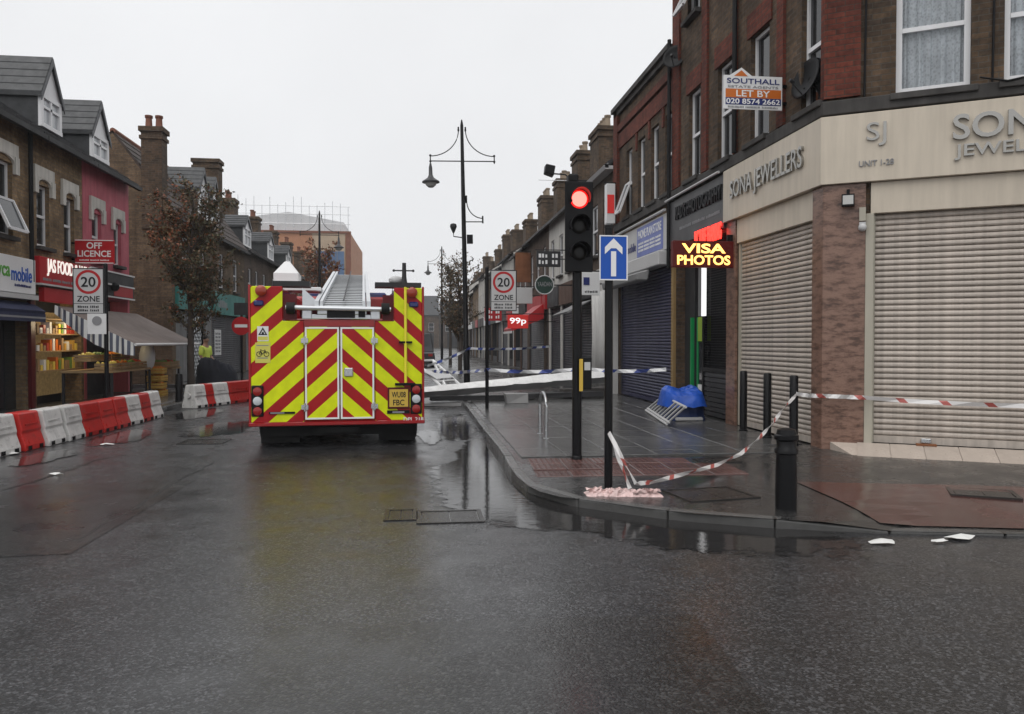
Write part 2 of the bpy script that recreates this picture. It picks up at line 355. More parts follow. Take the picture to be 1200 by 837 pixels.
class MB:
    def __init__(s): s.v, s.f, s.m, s.uv = [], [], [], None
    def add(s, vs, fs, mi=0):
        b = len(s.v); s.v += [Vector(v) for v in vs]
        for f in fs: s.f.append([b+i for i in f]); s.m.append(mi)
        return s
    def hexa(s, p, mi=0):      # 8 corners: bottom 4 then top 4
        return s.add(p, [(3, 2, 1, 0), (4, 5, 6, 7), (0, 1, 5, 4), (1, 2, 6, 5), (2, 3, 7, 6), (3, 0, 4, 7)], mi)
    def box(s, x0, x1, y0, y1, z0, z1, mi=0):
        return s.hexa([(x0, y0, z0), (x1, y0, z0), (x1, y1, z0), (x0, y1, z0), (x0, y0, z1), (x1, y0, z1), (x1, y1, z1), (x0, y1, z1)], mi)
    def fbox(s, fr, u0, u1, z0, z1, d0, d1, mi=0):
        return s.hexa([fr(u0, z0, d0), fr(u1, z0, d0), fr(u1, z0, d1), fr(u0, z0, d1), fr(u0, z1, d0), fr(u1, z1, d0), fr(u1, z1, d1), fr(u0, z1, d1)], mi)
    def prism(s, pts, z0, z1, mi=0):
        n = len(pts)
        return s.add([(p[0], p[1], z0) for p in pts]+[(p[0], p[1], z1) for p in pts],
                     [list(range(n))[::-1], list(range(n, 2*n))]+[(i, (i+1) % n, n+(i+1) % n, n+i) for i in range(n)], mi)
    def slab_xz(s, pts, y0, y1, mi=0):
        n = len(pts)
        return s.add([(p[0], y0, p[1]) for p in pts]+[(p[0], y1, p[1]) for p in pts], [list(range(n)), list(range(n, 2*n))[::-1]]+[(i, (i+1) % n, n+(i+1) % n, n+i) for i in range(n)], mi)
    def sweep(s, prof, a, b, mi=0):      # closed profile of 3-D offsets carried from a to b
        n = len(prof); a, b = Vector(a), Vector(b)
        return s.add([a+Vector(p) for p in prof]+[b+Vector(p) for p in prof],
                     [list(range(n)), list(range(n, 2*n))[::-1]]+[(i, (i+1) % n, n+(i+1) % n, n+i) for i in range(n)], mi)
    def tube(s, pts, r, n=8, mi=0, cap=True):
        pts = [Vector(p) for p in pts]; rs = r if isinstance(r, (list, tuple)) else [r]*len(pts); rings = []; b = len(s.v)
        for i, p in enumerate(pts):
            t = (pts[min(i+1, len(pts)-1)]-pts[max(i-1, 0)]).normalized()
            up = Vector((0, 0, 1)) if abs(t.z) < .95 else Vector((1, 0, 0))
            x = t.cross(up).normalized(); y = x.cross(t)
            for k in range(n):
                a = 2*math.pi*k/n; s.v.append(p+x*math.cos(a)*rs[i]+y*math.sin(a)*rs[i])
        for i in range(len(pts)-1):
            for k in range(n):
                k2 = (k+1) % n; s.f.append([b+i*n+k, b+i*n+k2, b+(i+1)*n+k2, b+(i+1)*n+k]); s.m.append(mi)
        if cap:
            s.f.append([b+k for k in range(n)][::-1]); s.m.append(mi)
            s.f.append([b+(len(pts)-1)*n+k for k in range(n)]); s.m.append(mi)
        return s
    def lathe(s, prof, c=(0, 0, 0), n=16, mi=0):
        b = len(s.v); c = Vector(c)
        for r, z in prof:
            for k in range(n):
                a = 2*math.pi*k/n; s.v.append(c+Vector((r*math.cos(a), r*math.sin(a), z)))
        for i in range(len(prof)-1):
            for k in range(n):
                k2 = (k+1) % n; s.f.append([b+i*n+k, b+i*n+k2, b+(i+1)*n+k2, b+(i+1)*n+k]); s.m.append(mi)
        s.f.append([b+k for k in range(n)][::-1]); s.m.append(mi)
        s.f.append([b+(len(prof)-1)*n+k for k in range(n)]); s.m.append(mi)
        return s
    def disc(s, c, nrm, r, th, n=20, mi=0):
        nrm = Vector(nrm).normalized(); c = Vector(c); return s.tube([c, c+nrm*th], r, n, mi)
    def ball(s, c, r, n=8, mi=0, sq=(1, 1, 1), jit=0):
        c = Vector(c); b = len(s.v); k = max(3, n//2)
        for i in range(k+1):
            ph = math.pi*i/k
            for j in range(n):
                a = 2*math.pi*j/n; q = 1+random.uniform(-jit, jit)
                s.v.append(c+Vector((r*sq[0]*math.sin(ph)*math.cos(a)*q, r*sq[1]*math.sin(ph)*math.sin(a)*q, r*sq[2]*math.cos(ph)*q)))
        for i in range(k):
            for j in range(n):
                j2 = (j+1) % n; s.f.append([b+i*n+j, b+(i+1)*n+j, b+(i+1)*n+j2, b+i*n+j2]); s.m.append(mi)
        return s
    def facade(s, fr, w, z0, z1, holes, depth=.12, mi=0, u00=0):
        us = sorted({u00, w, *[h[0] for h in holes], *[h[1] for h in holes]}); zs = sorted({z0, z1, *[h[2] for h in holes], *[h[3] for h in holes]})
        us = [u for u in us if u00 <= u <= w]; zs = [z for z in zs if z0 <= z <= z1]
        for i in range(len(us)-1):
            for j in range(len(zs)-1):
                cu, cz = (us[i]+us[i+1])/2, (zs[j]+zs[j+1])/2
                if any(h[0] < cu < h[1] and h[2] < cz < h[3] for h in holes): continue
                s.add([fr(us[i], zs[j]), fr(us[i+1], zs[j]), fr(us[i+1], zs[j+1]), fr(us[i], zs[j+1])], [(0, 1, 2, 3)], mi)
        for h in holes:
            d = h[4] if len(h) > 4 else depth; a, b, c, e = h[:4]
            P = [fr(a, c), fr(b, c), fr(b, e), fr(a, e), fr(a, c, -d), fr(b, c, -d), fr(b, e, -d), fr(a, e, -d)]
            s.add(P, [(0, 1, 5, 4), (1, 2, 6, 5), (2, 3, 7, 6), (3, 0, 4, 7)], mi)
        return s
    def mesh(s, name, mats, off=Vector(), smooth=False, recalc=True):
        me = bpy.data.meshes.new(name); me.from_pydata([v-off for v in s.v], [], s.f)
        for m in (mats if isinstance(mats, (list, tuple)) else [mats]): me.materials.append(MATS[m])
        me.polygons.foreach_set('material_index', s.m)
        if smooth: me.polygons.foreach_set('use_smooth', [True]*len(s.f))
        me.update()
        if recalc:
            bm = bmesh.new(); bm.from_mesh(me); bmesh.ops.recalc_face_normals(bm, faces=bm.faces); bm.to_mesh(me); bm.free()
        uv = me.uv_layers.new(name='UVMap').data
        for p in me.polygons:
            n = p.normal
            if abs(n.z) > .8: t, b = Vector((1, 0, 0)), Vector((0, 1, 0))
            else: t = Vector((-n.y, n.x, 0)).normalized(); b = Vector((0, 0, 1))
            if abs(t.y) > abs(t.x): t = t if t.y > 0 else -t
            elif t.x < 0: t = -t
            for li in p.loop_indices:
                vi = me.loops[li].vertex_index
                if s.uv: uv[li].uv = s.uv[vi]
                else: co = s.v[vi]; uv[li].uv = (co.dot(t), co.dot(b))
        return me
    def build(s, name, mats, parent=None, loc=None, smooth=False, bev=0, recalc=True, bseg=1):
        off = OFF.get(parent.name, Vector()) if parent is not None else Vector(loc or (0, 0, 0))
        o = bpy.data.objects.new(name, s.mesh(name, mats, off, smooth, recalc)); C.objects.link(o)
        if parent is not None: setp(o, parent)
        else: o.location = off; OFF[o.name] = off
        if bev:
            b = o.modifiers.new('bevel', 'BEVEL'); b.width = bev; b.segments = bseg; b.limit_method = 'ANGLE'; b.angle_limit = R(40)
        if smooth and hasattr(o.data, 'set_sharp_from_angle'): o.data.set_sharp_from_angle(angle=R(45))
        return o
def place(name, me, parent, loc, rz=0, scale=None, rot=None):
    o = bpy.data.objects.new(name, me); C.objects.link(o); setp(o, parent)
    o.location = Vector(loc)-(OFF.get(parent.name, Vector()) if parent is not None else Vector())
    o.rotation_euler = rot or (0, 0, rz)
    if scale: o.scale = scale
    return o
def copy_tree(o, parent=None, loc=None, rz=None):
    c = o.copy(); C.objects.link(c); c.parent = parent
    if loc is not None: c.location = loc
    if rz is not None: c.rotation_euler = (0, 0, rz)
    for ch in list(o.children): copy_tree(ch, c)
    return c
def text(name, body, size, pos, xdir, mat, parent=None, ext=.004, bold=0, width=None, ydir=(0, 0, 1), skew=0, loc=None):
    cu = bpy.data.curves.new(name, 'FONT'); cu.body = body; cu.size = size/.7; cu.align_x = 'CENTER'; cu.align_y = 'CENTER'
    cu.extrude = ext; cu.offset = bold*size; cu.resolution_u = 4; cu.shear = skew; cu.fill_mode = 'BOTH'
    to = bpy.data.objects.new(name+'_c', cu); C.objects.link(to)
    dg = bpy.context.evaluated_depsgraph_get(); me = bpy.data.meshes.new_from_object(to.evaluated_get(dg))
    bpy.data.objects.remove(to); bpy.data.curves.remove(cu); me.name = name
    xs = [v.co.x for v in me.vertices]; ys = [v.co.y for v in me.vertices]
    cx, cy = (min(xs)+max(xs))/2, (min(ys)+max(ys))/2; sc = (width/(max(xs)-min(xs))) if width else 1
    X = Vector(xdir).normalized(); Y = Vector(ydir).normalized(); Z = X.cross(Y)
    off = OFF.get(parent.name, Vector()) if parent is not None else Vector(loc or (0, 0, 0))
    for v in me.vertices:
        a = v.co; v.co = Vector(pos)+X*((a.x-cx)*sc)+Y*(a.y-cy)+Z*a.z-off
    me.materials.clear(); me.materials.append(MATS[mat]); me.update()
    o = bpy.data.objects.new(name, me); C.objects.link(o); setp(o, parent)
    if parent is None: o.location = off
    return o
def ribbon(name, pts, width, mat, loc, sub=6, sag=0, up=(0, 0, 1), twist=.0):
    P = []
    for i in range(len(pts)-1):
        a, b = Vector(pts[i]), Vector(pts[i+1])
        sg = sag[i] if isinstance(sag, (list, tuple)) else sag
        for k in range(sub):
            t = k/sub; P.append(a.lerp(b, t)-Vector((0, 0, sg*4*t*(1-t))))
    P.append(Vector(pts[-1])); mb = MB(); mb.uv = []; L = 0; n = len(P)
    for i, p in enumerate(P):
        if i: L += (p-P[i-1]).length
        t = (P[min(i+1, n-1)]-P[max(i-1, 0)]).normalized(); u = Vector(up); u = (u-t*u.dot(t)).normalized(); s = t.cross(u)
        a = twist*math.sin(i*1.3)*1.2; d = u*math.cos(a)+s*math.sin(a)
        mb.v += [p-d*width/2, p+d*width/2]; mb.uv += [(L, 0), (L, 1)]
        if i: mb.f.append([2*i-2, 2*i, 2*i+1, 2*i-1]); mb.m.append(0)
    o = mb.build(name, mat, None, loc, recalc=False)
    md = o.modifiers.new('solid', 'SOLIDIFY'); md.thickness = .002
    return o
# ================================================================== SETTING: road, pavements, kerbs
mb = MB(); xs = [-400, -60, -20, -8, 0, 8, 20, 60, 400]; ys = [-40, -5, 5, 15, 30, 60, 120, 300, 1500]
for y in ys:
    for x in xs: mb.v.append(Vector((x, y, 0)))
for j in range(len(ys)-1):
    for i in range(len(xs)-1): mb.f.append([j*9+i, j*9+i+1, (j+1)*9+i+1, (j+1)*9+i]); mb.m.append(0)
road = tag(mb.build('road', 'wet_asphalt'), kind='structure')

K = [(1.13, 160), (1.13, 40)]+[tuple(gp(a, b, z).xy) for a, b, z in ((547, 476, .12), (566, 502, .12), (586, 526, .12), (597, 545, .115), (606, 556, .11), (619, 567, .105), (632, 576, .085), (655, 582, .085), (700, 588, .085), (755, 595.5, .085), (807, 601.5, .085), (897, 608, .085), (963, 611.5, .085), (1048, 623, .022), (1200, 626, .022))]+[(14, 3.4)]
W = [(5.75, 160), (5.75, 40), (5.75, 17), (5.75, 13), (5.75, 11.2), (5.75, 10.5), (5.75, 10.4), (5.75, 10.3), (5.75, 10.25), (5.75, 10.2), (5.78, 10.15), (5.85, 10.1), (6.0, 10.0), (6.2, 9.9), (6.5, 9.7), (7.4, 9.2), (9.2, 8.1), (16, 4.1)]
def kz(i): return .12 if i <= 5 else (.085 if i <= 14 else .022)
def wz(i): return .12 if i <= 8 else .11
mb = MB(); T = 10
for i in range(len(K)):
    lo = .014 if i < 6 else 0
    for t in range(T+1):
        q = t/T; x = K[i][0]+(W[i][0]-K[i][0])*q; y = K[i][1]+(W[i][1]-K[i][1])*q
        z = kz(i)+(wz(i)-kz(i))*min(1, q*2.2 if i > 14 else q)
        mb.v.append(Vector((x, y, z-lo)))
    if i:
        for t in range(T):
            a = (i-1)*(T+1)+t; b = i*(T+1)+t; mb.f.append([a, a+1, b+1, b]); mb.m.append(0)
pav = tag(mb.build('pavement_right', 'pavement_asphalt', recalc=True), kind='structure')
def resample(P, step):
    P = [Vector(p) for p in P]; out = [P[0]]; need = step
    for i in range(len(P)-1):
        a, b = P[i], P[i+1]; L = (b-a).length; d = need
        while d <= L: out.append(a.lerp(b, d/L)); d += step
        need = d-L
    return out
def kerb(P, parent, zf, side, mat='kerb_stone', wdt=.115, step=.914):
    Q = resample(P, step)
    for i in range(len(Q)-1):
        a, b = Q[i], Q[i+1]; t = (b-a).normalized(); n = Vector((t.y, -t.x))*side; g = t*.006
        a2, b2 = a+g, b-g; za, zb = zf(a), zf(b); j = random.uniform(-.004, .004)
        mb = MB(); mb.hexa([(a2.x, a2.y, -.1), (b2.x, b2.y, -.1), (b2.x+n.x*wdt, b2.y+n.y*wdt, -.1), (a2.x+n.x*wdt, a2.y+n.y*wdt, -.1),
                            (a2.x, a2.y, za+j), (b2.x, b2.y, zb+j), (b2.x+n.x*wdt, b2.y+n.y*wdt, zb+j+.003), (a2.x+n.x*wdt, a2.y+n.y*wdt, za+j+.003)])
        mb.build('kerb_stone', mat, parent, bev=.018, bseg=2)
def zk_right(p):
    a, b = K[14][0], K[15][0]
    if p.x < a: return .089 if p.y < 8.4 else .089+.035*min(1, (p.y-8.4)/1.2)
    return max(.024, .089-.065*(p.x-a)/(b-a))
kerb([p for p in K if p[1] <= 40][:-1]+[(8, 4.9)], pav, zk_right, -1)
mb = MB(); mb.box(1.135, 1.27, 40, 160, -.1, .123); mb.build('kerb_run', 'kerb_stone', pav)
# paving slabs, each its own piece
def slab_mesh(nm, w, l, mat, blister=False):
    mb = MB(); c = .006; h = .03
    mb.v = [Vector(p) for p in [(0, 0, -h), (w, 0, -h), (w, l, -h), (0, l, -h), (0, 0, -c), (w, 0, -c), (w, l, -c), (0, l, -c), (c, c, 0), (w-c, c, 0), (w-c, l-c, 0), (c, l-c, 0)]]
    mb.f = [[0, 1, 5, 4], [1, 2, 6, 5], [2, 3, 7, 6], [3, 0, 4, 7], [4, 5, 9, 8], [5, 6, 10, 9], [6, 7, 11, 10], [7, 4, 8, 11], [8, 9, 10, 11]]; mb.m = [0]*9
    if blister:
        for i in range(6):
            for j in range(6): mb.lathe([(.0125, 0), (.0115, .004), (.007, .0055)], (w*(i+.5)/6, l*(j+.5)/6, -.0005), 6)
    return mb.mesh(nm, mat)
sm = [slab_mesh('paving_slab', .592, .742, 'paving_slab'), slab_mesh('paving_slab_half', .592, .367, 'paving_slab')]
col = 0; x = 1.31
while x < 5.5:
    y = 9.72+(.375 if col % 2 else 0)
    if col % 2: place('paving_slab', sm[1], pav, (x, 9.72, .122), 0)
    while y < 21.5:
        if not (y < 10.4 and x > 4.9):
            place('paving_slab', sm[0], pav, (x, y, .122+random.uniform(-.003, .003)), 0, rot=(random.uniform(-.004, .004), random.uniform(-.004, .004), 0))
        y += .75
    x += .6; col += 1
mb = MB(); fl = lambda x, y: .127
def sheet(name, pts, z, mat, parent, zf=None):
    mb = MB(); mb.add([(p[0], p[1], zf(p[0], p[1]) if zf else z) for p in pts], [list(range(len(pts)))]); return mb.build(name, mat, parent, recalc=False)
# red crossing surface: follows the pavement grid to the dropped kerb
mb = MB(); nu = 14; nv = 10
A0, A1, B0, B1 = Vector((K[15][0]-.02, K[15][1]+.17)), Vector((8.0, 5.1)), Vector((4.0, 7.75)), Vector((9.0, 6.3))
def pzr(p):      # pavement height near the corner crossing
    best = None
    for i in range(6, len(K)-1):
        for t in range(T):
            ids = [(i*(T+1)+t), (i*(T+1)+t+1), ((i+1)*(T+1)+t+1), ((i+1)*(T+1)+t)]; q = [PV[k] for k in ids]
            for tri in ((0, 1, 2), (0, 2, 3)):
                a, b, c = (q[k] for k in tri); d = (b.x-a.x)*(c.y-a.y)-(c.x-a.x)*(b.y-a.y)
                if abs(d) < 1e-9: continue
                u = ((p.x-a.x)*(c.y-a.y)-(c.x-a.x)*(p.y-a.y))/d; v = ((b.x-a.x)*(p.y-a.y)-(p.x-a.x)*(b.y-a.y))/d
                if u >= -1e-4 and v >= -1e-4 and u+v <= 1.0001: return a.z+u*(b.z-a.z)+v*(c.z-a.z)
    return .105
PV = [v.co.copy() for v in pav.data.vertices]
tm = slab_mesh('tactile_slab', .394, .394, 'tactile_red', True)
for i in range(6):
    for j in range(3):
        if j == 2 and i > 4: continue
        place('tactile_slab', tm, pav, (1.31+i*.4+j*.02, 8.42+j*.4-i*.03, pzr(Vector((1.5+i*.4, 8.6+j*.4-i*.03)))+.008+random.uniform(-.002, .002)), -.05)
for j in range(nv+1):
    for i in range(nu+1):
        a = A0.lerp(A1, i/nu); b = B0.lerp(B1, i/nu); p = a.lerp(b, j/nv); mb.v.append(Vector((p.x, p.y, pzr(p)+.008)))
        if i and j: k = j*(nu+1)+i; mb.f.append([k-nu-2, k-nu-1, k, k-1]); mb.m.append(0)
mb.build('red_surfacing', 'red_asphalt', pav)
# iron covers let into the pavement and the road
def cover(cx, cy, z, w, l, rz, parent):
    mb = MB(); c, s = math.cos(rz), math.sin(rz)
    def q(x, y, zz): return (cx+x*c-y*s, cy+x*s+y*c, zz)
    def bx(x0, x1, y0, y1, z0, z1): mb.hexa([q(x0, y0, z0), q(x1, y0, z0), q(x1, y1, z0), q(x0, y1, z0), q(x0, y0, z1), q(x1, y0, z1), q(x1, y1, z1), q(x0, y1, z1)])
    for a in ((-w/2, w/2, -l/2, -l/2+.04), (-w/2, w/2, l/2-.04, l/2), (-w/2, -w/2+.04, -l/2+.04, l/2-.04), (w/2-.04, w/2, -l/2+.04, l/2-.04)): bx(*a, z-.02, z+.008)
    bx(-w/2+.05, -.004, -l/2+.05, l/2-.05, z-.02, z+.004); bx(.004, w/2-.05, -l/2+.05, l/2-.05, z-.02, z+.004)
    return mb.build('access_cover', 'iron_cover', parent)
p = gp(832, 575, .125); cover(p.x, p.y, pzr(p)+.002, .75, .6, .15, pav)
p = gp(1140, 578, .1); cover(p.x+.1, p.y, pzr(p)+.01, .6, .45, -.5, pav)
p = gp(840, 538, .125); cover(p.x, p.y, pzr(p)+.002, .5, .35, .1, pav)
p = gp(527, 606, 0); cover(p.x, p.y, .003, .6, .5, 0, road)
p = gp(470, 604, 0); cover(p.x, p.y, .003, .3, .45, 0, road)
p = gp(240, 518, 0); cover(p.x, p.y, .003, .7, .6, 0, road)
# ---- left pavement: near stretch, then past the side street
KL = [(-6.25, -10), (-6.25, 12), (-5.7, 18), (-5.65, 22.2), (-5.95, 22.9), (-6.6, 23.4), (-7.4, 23.6), (-30, 23.6)]
mb = MB(); ptsL = [(p[0], p[1]) for p in KL]+[(-30, -10)]
mb.prism(ptsL, -.1, .108); pl = tag(mb.build('pavement_left', 'paving_slab', bev=0), kind='structure')
kerb(KL[:7]+[(-12, 23.6)], pl, lambda p: .124, -1)
KL2 = [(-12, 27.6), (-7.4, 27.6), (-6.5, 27.9), (-6.05, 28.6), (-5.9, 29.6), (-5.9, 60)]
mb = MB(); mb.prism([(-30, 27.6), (-7.4, 27.6), (-6.5, 27.9), (-6.05, 28.6), (-5.9, 29.6), (-5.9, 160), (-30, 160)], -.1, .108)
pl2 = tag(mb.build('pavement_beyond', 'paving_slab'), kind='structure')
kerb(KL2, pl2, lambda p: .124, -1)
ls = slab_mesh('pave_flag', .592, .892, 'paving_slab'); c_ = 0
x = -8.45
while x < -6.6:
    y = 12.0+(.45 if c_ % 2 else 0)
    while y < 22.3: place('paving_slab', ls, pl, (x, y, .122+random.uniform(-.003, .003))); y += .9
    x += .6; c_ += 1
# ---- road repairs, cracks, standing water
def blob(c, rx, ry, n=40, amp=.25, seed=0, rot=0):
    out = []
    for k in range(n):
        a = 2*math.pi*k/n; q = 1+amp*(noise.noise(Vector((math.cos(a)*1.7+seed, math.sin(a)*1.7, seed*3.1)))*1.6+.5*noise.noise(Vector((math.cos(a)*6+seed, math.sin(a)*6, 4))))
        x, y = rx*q*math.cos(a), ry*q*math.sin(a); out.append((c[0]+x*math.cos(rot)-y*math.sin(rot), c[1]+x*math.sin(rot)+y*math.cos(rot)))
    return out
P = [gp(*q) for q in ((514, 572), (518, 560), (530, 551), (543, 547), (574, 543), (574, 612), (520, 612), (527, 600), (540, 594), (523, 585))]
sheet('patch_repair', [(p.x, p.y) for p in P], .004, 'patch_asphalt', road)
for i_, pts_ in enumerate((((-4.4, 6.0), (-2.6, 6.1), (-2.55, 9.2), (-4.3, 9.1)), ((.1, 12.6), (.62, 12.6), (.64, 19.5), (.12, 19.5)), ((-.9, 3.2), (1.5, 3.1), (1.6, 4.3), (-.8, 4.4)), ((-3.2, 14.0), (-2.7, 14.0), (-2.65, 24), (-3.15, 24)))):
    sheet('trench_repair', pts_, .0025+.0003*i_, 'repair_asphalt', road)
def crack(pix, wd=.03, seed=1):
    P = [gp(*q) for q in pix]; Q = []
    for a, b in zip(P[:-1], P[1:]):
        n = max(2, int((b-a).length/.12))
        for k in range(n): Q.append(a.lerp(b, k/n))
    Q.append(P[-1]); mb = MB()
    for i, p in enumerate(Q):
        o = noise.noise(Vector((i*.55, seed*7.3, 0)))*.07; wdt = wd*(.35+abs(noise.noise(Vector((i*.3, seed, 5))))*1.8)
        t = (Q[min(i+1, len(Q)-1)]-Q[max(i-1, 0)]).normalized(); n = Vector((-t.y, t.x, 0)); c = p+n*o
        mb.v += [Vector((c.x-n.x*wdt/2, c.y-n.y*wdt/2, .003)), Vector((c.x+n.x*wdt/2, c.y+n.y*wdt/2, .003))]
        if i: mb.f.append([2*i-2, 2*i, 2*i+1, 2*i-1]); mb.m.append(0)
    mb.build('crack', 'crack_dark', road, recalc=False)
crack([(0, 575), (40, 565), (110, 540), (150, 533)], .06, 2); crack([(155, 598), (205, 565), (250, 543)], .035, 3)
crack([(85, 634), (150, 600)], .02, 4); crack([(170, 520), (225, 517), (275, 518)], .045, 5); crack([(220, 508), (262, 498), (292, 490)], .05, 6)
def water(rows, z):      # rows of (points, depth) laid side by side, first to last
    mb = MB(); dp = []; n = len(rows[0][0])
    for r, (P, d) in enumerate(rows):
        for i, p in enumerate(P):
            mb.v.append(Vector((p[0], p[1], z))); dp.append(d if not isinstance(d, list) else d[i])
            if r and i: k = r*n+i; mb.f.append([k-n-1, k-n, k, k-1]); mb.m.append(0)
    o = mb.build('puddle', 'puddle', None, recalc=False); a = o.data.attributes.new('depth', 'FLOAT', 'POINT'); a.data.foreach_set('value', dp)
    PN[0] += 1; o.location.z += .0007*PN[0]
    return tag(o, kind='structure')
PN = [0]
def puddle(pts, z=.0045):
    c = Vector((sum(p[0] for p in pts)/len(pts), sum(p[1] for p in pts)/len(pts))); P = [Vector(p) for p in pts]+[Vector(pts[0])]
    return water([([c+(p-c)*1.15 for p in P], 0.0), ([c+(p-c)*.8 for p in P], .5), ([c+(p-c)*.5 for p in P], .8), ([c+(p-c)*.05 for p in P], 1.0)], z)
# water lying along the corner kerb and in the gutters
Q_ = resample([(K[k][0], K[k][1]) for k in range(3, 16)], .12); rows = [[], [], [], []]; n_ = len(Q_); dpt = [[], [], [], []]
for i, p in enumerate(Q_):
    t = (Q_[min(i+1, n_-1)]-Q_[max(i-1, 0)]).normalized(); nn = Vector((t.y, -t.x)); f = i/n_
    wd_ = (.3+1.05*min(1, f*2.2))*(.95+.35*noise.noise(Vector((i*.12, 0, 2)))); k = min(1, (1-f)*7, f*9)
    for r, (q, d) in enumerate(((-.01, 1), (.35, .95), (.72, .6), (1.1, 0))): rows[r].append(p+nn*wd_*q*.85); dpt[r].append(d*k)
water([(rows[r], dpt[r]) for r in range(4)], .0045)
puddle(blob((.72, 14.6), .38, 2.6, seed=3)); puddle(blob((-3.6, 14.6), .6, 1.4, seed=23)); puddle(blob((-4.9, 13.4), .45, 1.2, seed=5)); puddle(blob((-4.85, 17.6), .5, 1.5, seed=6)); puddle(blob((.45, 19.0), .5, 1.0, seed=8))
puddle(blob((-5.1, 11.2), .35, .8, seed=11)); puddle(blob((.2, 12.9), .22, 1.1, seed=12))
# litter on the wet road
for i, (px, py, s) in enumerate(((1035, 637, .11), (1100, 636, .07), (1126, 632, .13), (125, 522, .1), (65, 557, .09), (8, 533, .16), (562, 482, .1))):
    p = gp(px, py); mb = MB(); n = 9
    for k in range(n):
        a = 2*math.pi*k/n; mb.v.append(Vector((p.x+s*math.cos(a)*random.uniform(.6, 1.2), p.y+s*.6*math.sin(a)*random.uniform(.6, 1.2), .008+random.uniform(0, .02))))
    mb.v.append(Vector((p.x, p.y, .008+s*.3))); mb.f = [[k, (k+1) % n, n] for k in range(n)]; mb.m = [0]*n
    mb.f.append(list(range(n))[::-1]); mb.m.append(0)
    where = ('at the edge of the red crossing', 'in tiny pieces by the red crossing', 'widest on the road by the red crossing', 'by the run of three red barrier blocks', 'on open road out from the barriers', 'at the start of the barrier row', 'in the gutter by the pavement beam')[i]
    tag(mb.build('litter_scrap', 'litter', None, (p.x, p.y, .006)), 'small crumpled white scrap of litter lying '+where, 'litter', 'scraps of litter on the road')
# ================================================================== BUILDINGS
def print_rows(parent, c, xdir, width, height, rows, mat, words=3):
    """print too small to read in the photograph: rows of letter-sized marks"""
    rs = random.Random(int(width*1000)+rows); X = Vector((*xdir[:2], 0)); Z = X.cross(Vector((0, 0, 1))); m = MB(); c = Vector(c)
    for r in range(rows):
        h = height/rows*.62; z = c.z+height/2-(r+.5)*height/rows; n = max(6, int(width/(h*.75))); gaps = {int(n*(k+1)/words) for k in range(words-1)}
        for k in range(n):
            if k in gaps: continue
            a = -width/2+width*k/n; w_ = width/n*rs.uniform(.5, .82); hh = h*rs.choice((1, 1, .8)); p = c+X*a; p.z = z-h/2
            q = [p, p+X*w_, p+X*w_+Z*.003, p+Z*.003]; m.hexa(q+[v+Vector((0, 0, hh)) for v in q])
    return tag(m.build('small_print', mat, parent), kind='stuff')
def window(fr, u0, u1, z0, z1, parent, depth=.12, curtain=None, sill='dark_stone', bars=1, fw=.055, frame='white_upvc', tilt=False, mid=.5):
    mb = MB(); a, b = -depth, -depth+.05
    mb.fbox(fr, u0+.002, u0+fw, z0+.002, z1-.002, a, b); mb.fbox(fr, u1-fw, u1-.002, z0+.002, z1-.002, a, b)
    mb.fbox(fr, u0+fw, u1-fw, z0+.002, z0+fw*1.3, a, b); mb.fbox(fr, u0+fw, u1-fw, z1-fw, z1-.002, a, b)
    for k in range(bars):
        z = z0+(z1-z0)*(mid if bars == 1 else (k+1)/(bars+1)); mb.fbox(fr, u0+fw, u1-fw, z-.03, z+.03, a, b+.012)
    wdw = mb.build('window', frame, parent)
    g = MB(); g.add([fr(u0+.01, z0+.01, a+.015), fr(u1-.01, z0+.01, a+.015), fr(u1-.01, z1-.01, a+.015), fr(u0+.01, z1-.01, a+.015)], [(0, 1, 2, 3)])
    g.build('pane', 'clear_glass' if curtain else 'glass', wdw, recalc=False)
    if curtain:
        c = MB(); n = 40
        for k in range(n+1):
            u = u0+(u1-u0)*k/n; d = a-.06+.022*math.sin(k*1.15)+.012*math.sin(k*2.7+1)
            c.v += [fr(u, z0+.01, d), fr(u, z1, d)]
            if k: c.f.append([2*k-2, 2*k, 2*k+1, 2*k-1]); c.m.append(0)
        c.build('curtain', curtain, wdw, smooth=True, recalc=False)
    if sill:
        s = MB(); s.fbox(fr, u0-.07, u1+.07, z0-.09, z0-.003, -.05, .13); s.build('sill', sill, wdw, bev=.008)
    if tilt:      # a top-hung light pushed open
        t = MB(); zt, zb, o = z0+(z1-z0)*.5, z0+.08, .3
        for (ua, ub) in ((u0+.03, u0+.08), (u1-.08, u1-.03)):
            t.hexa([fr(ua, zb, o), fr(ub, zb, o), fr(ub, zb+.02, o+.05), fr(ua, zb+.02, o+.05), fr(ua, zt, .0), fr(ub, zt, .0), fr(ub, zt, .05), fr(ua, zt, .05)])
        t.fbox(fr, u0+.08, u1-.08, zb-.01, zb+.05, o-.01, o+.045); t.fbox(fr, u0+.08, u1-.08, zt-.05, zt, .0, .05)
        op = t.build('open_sash', frame, wdw)
        t = MB(); t.add([fr(u0+.06, zb, o+.01), fr(u1-.06, zb, o+.01), fr(u1-.06, zt, .02), fr(u0+.06, zt, .02)], [(0, 1, 2, 3)]); t.build('sash_pane', 'glass', wdw, recalc=False)
    return wdw
SLAT = {}
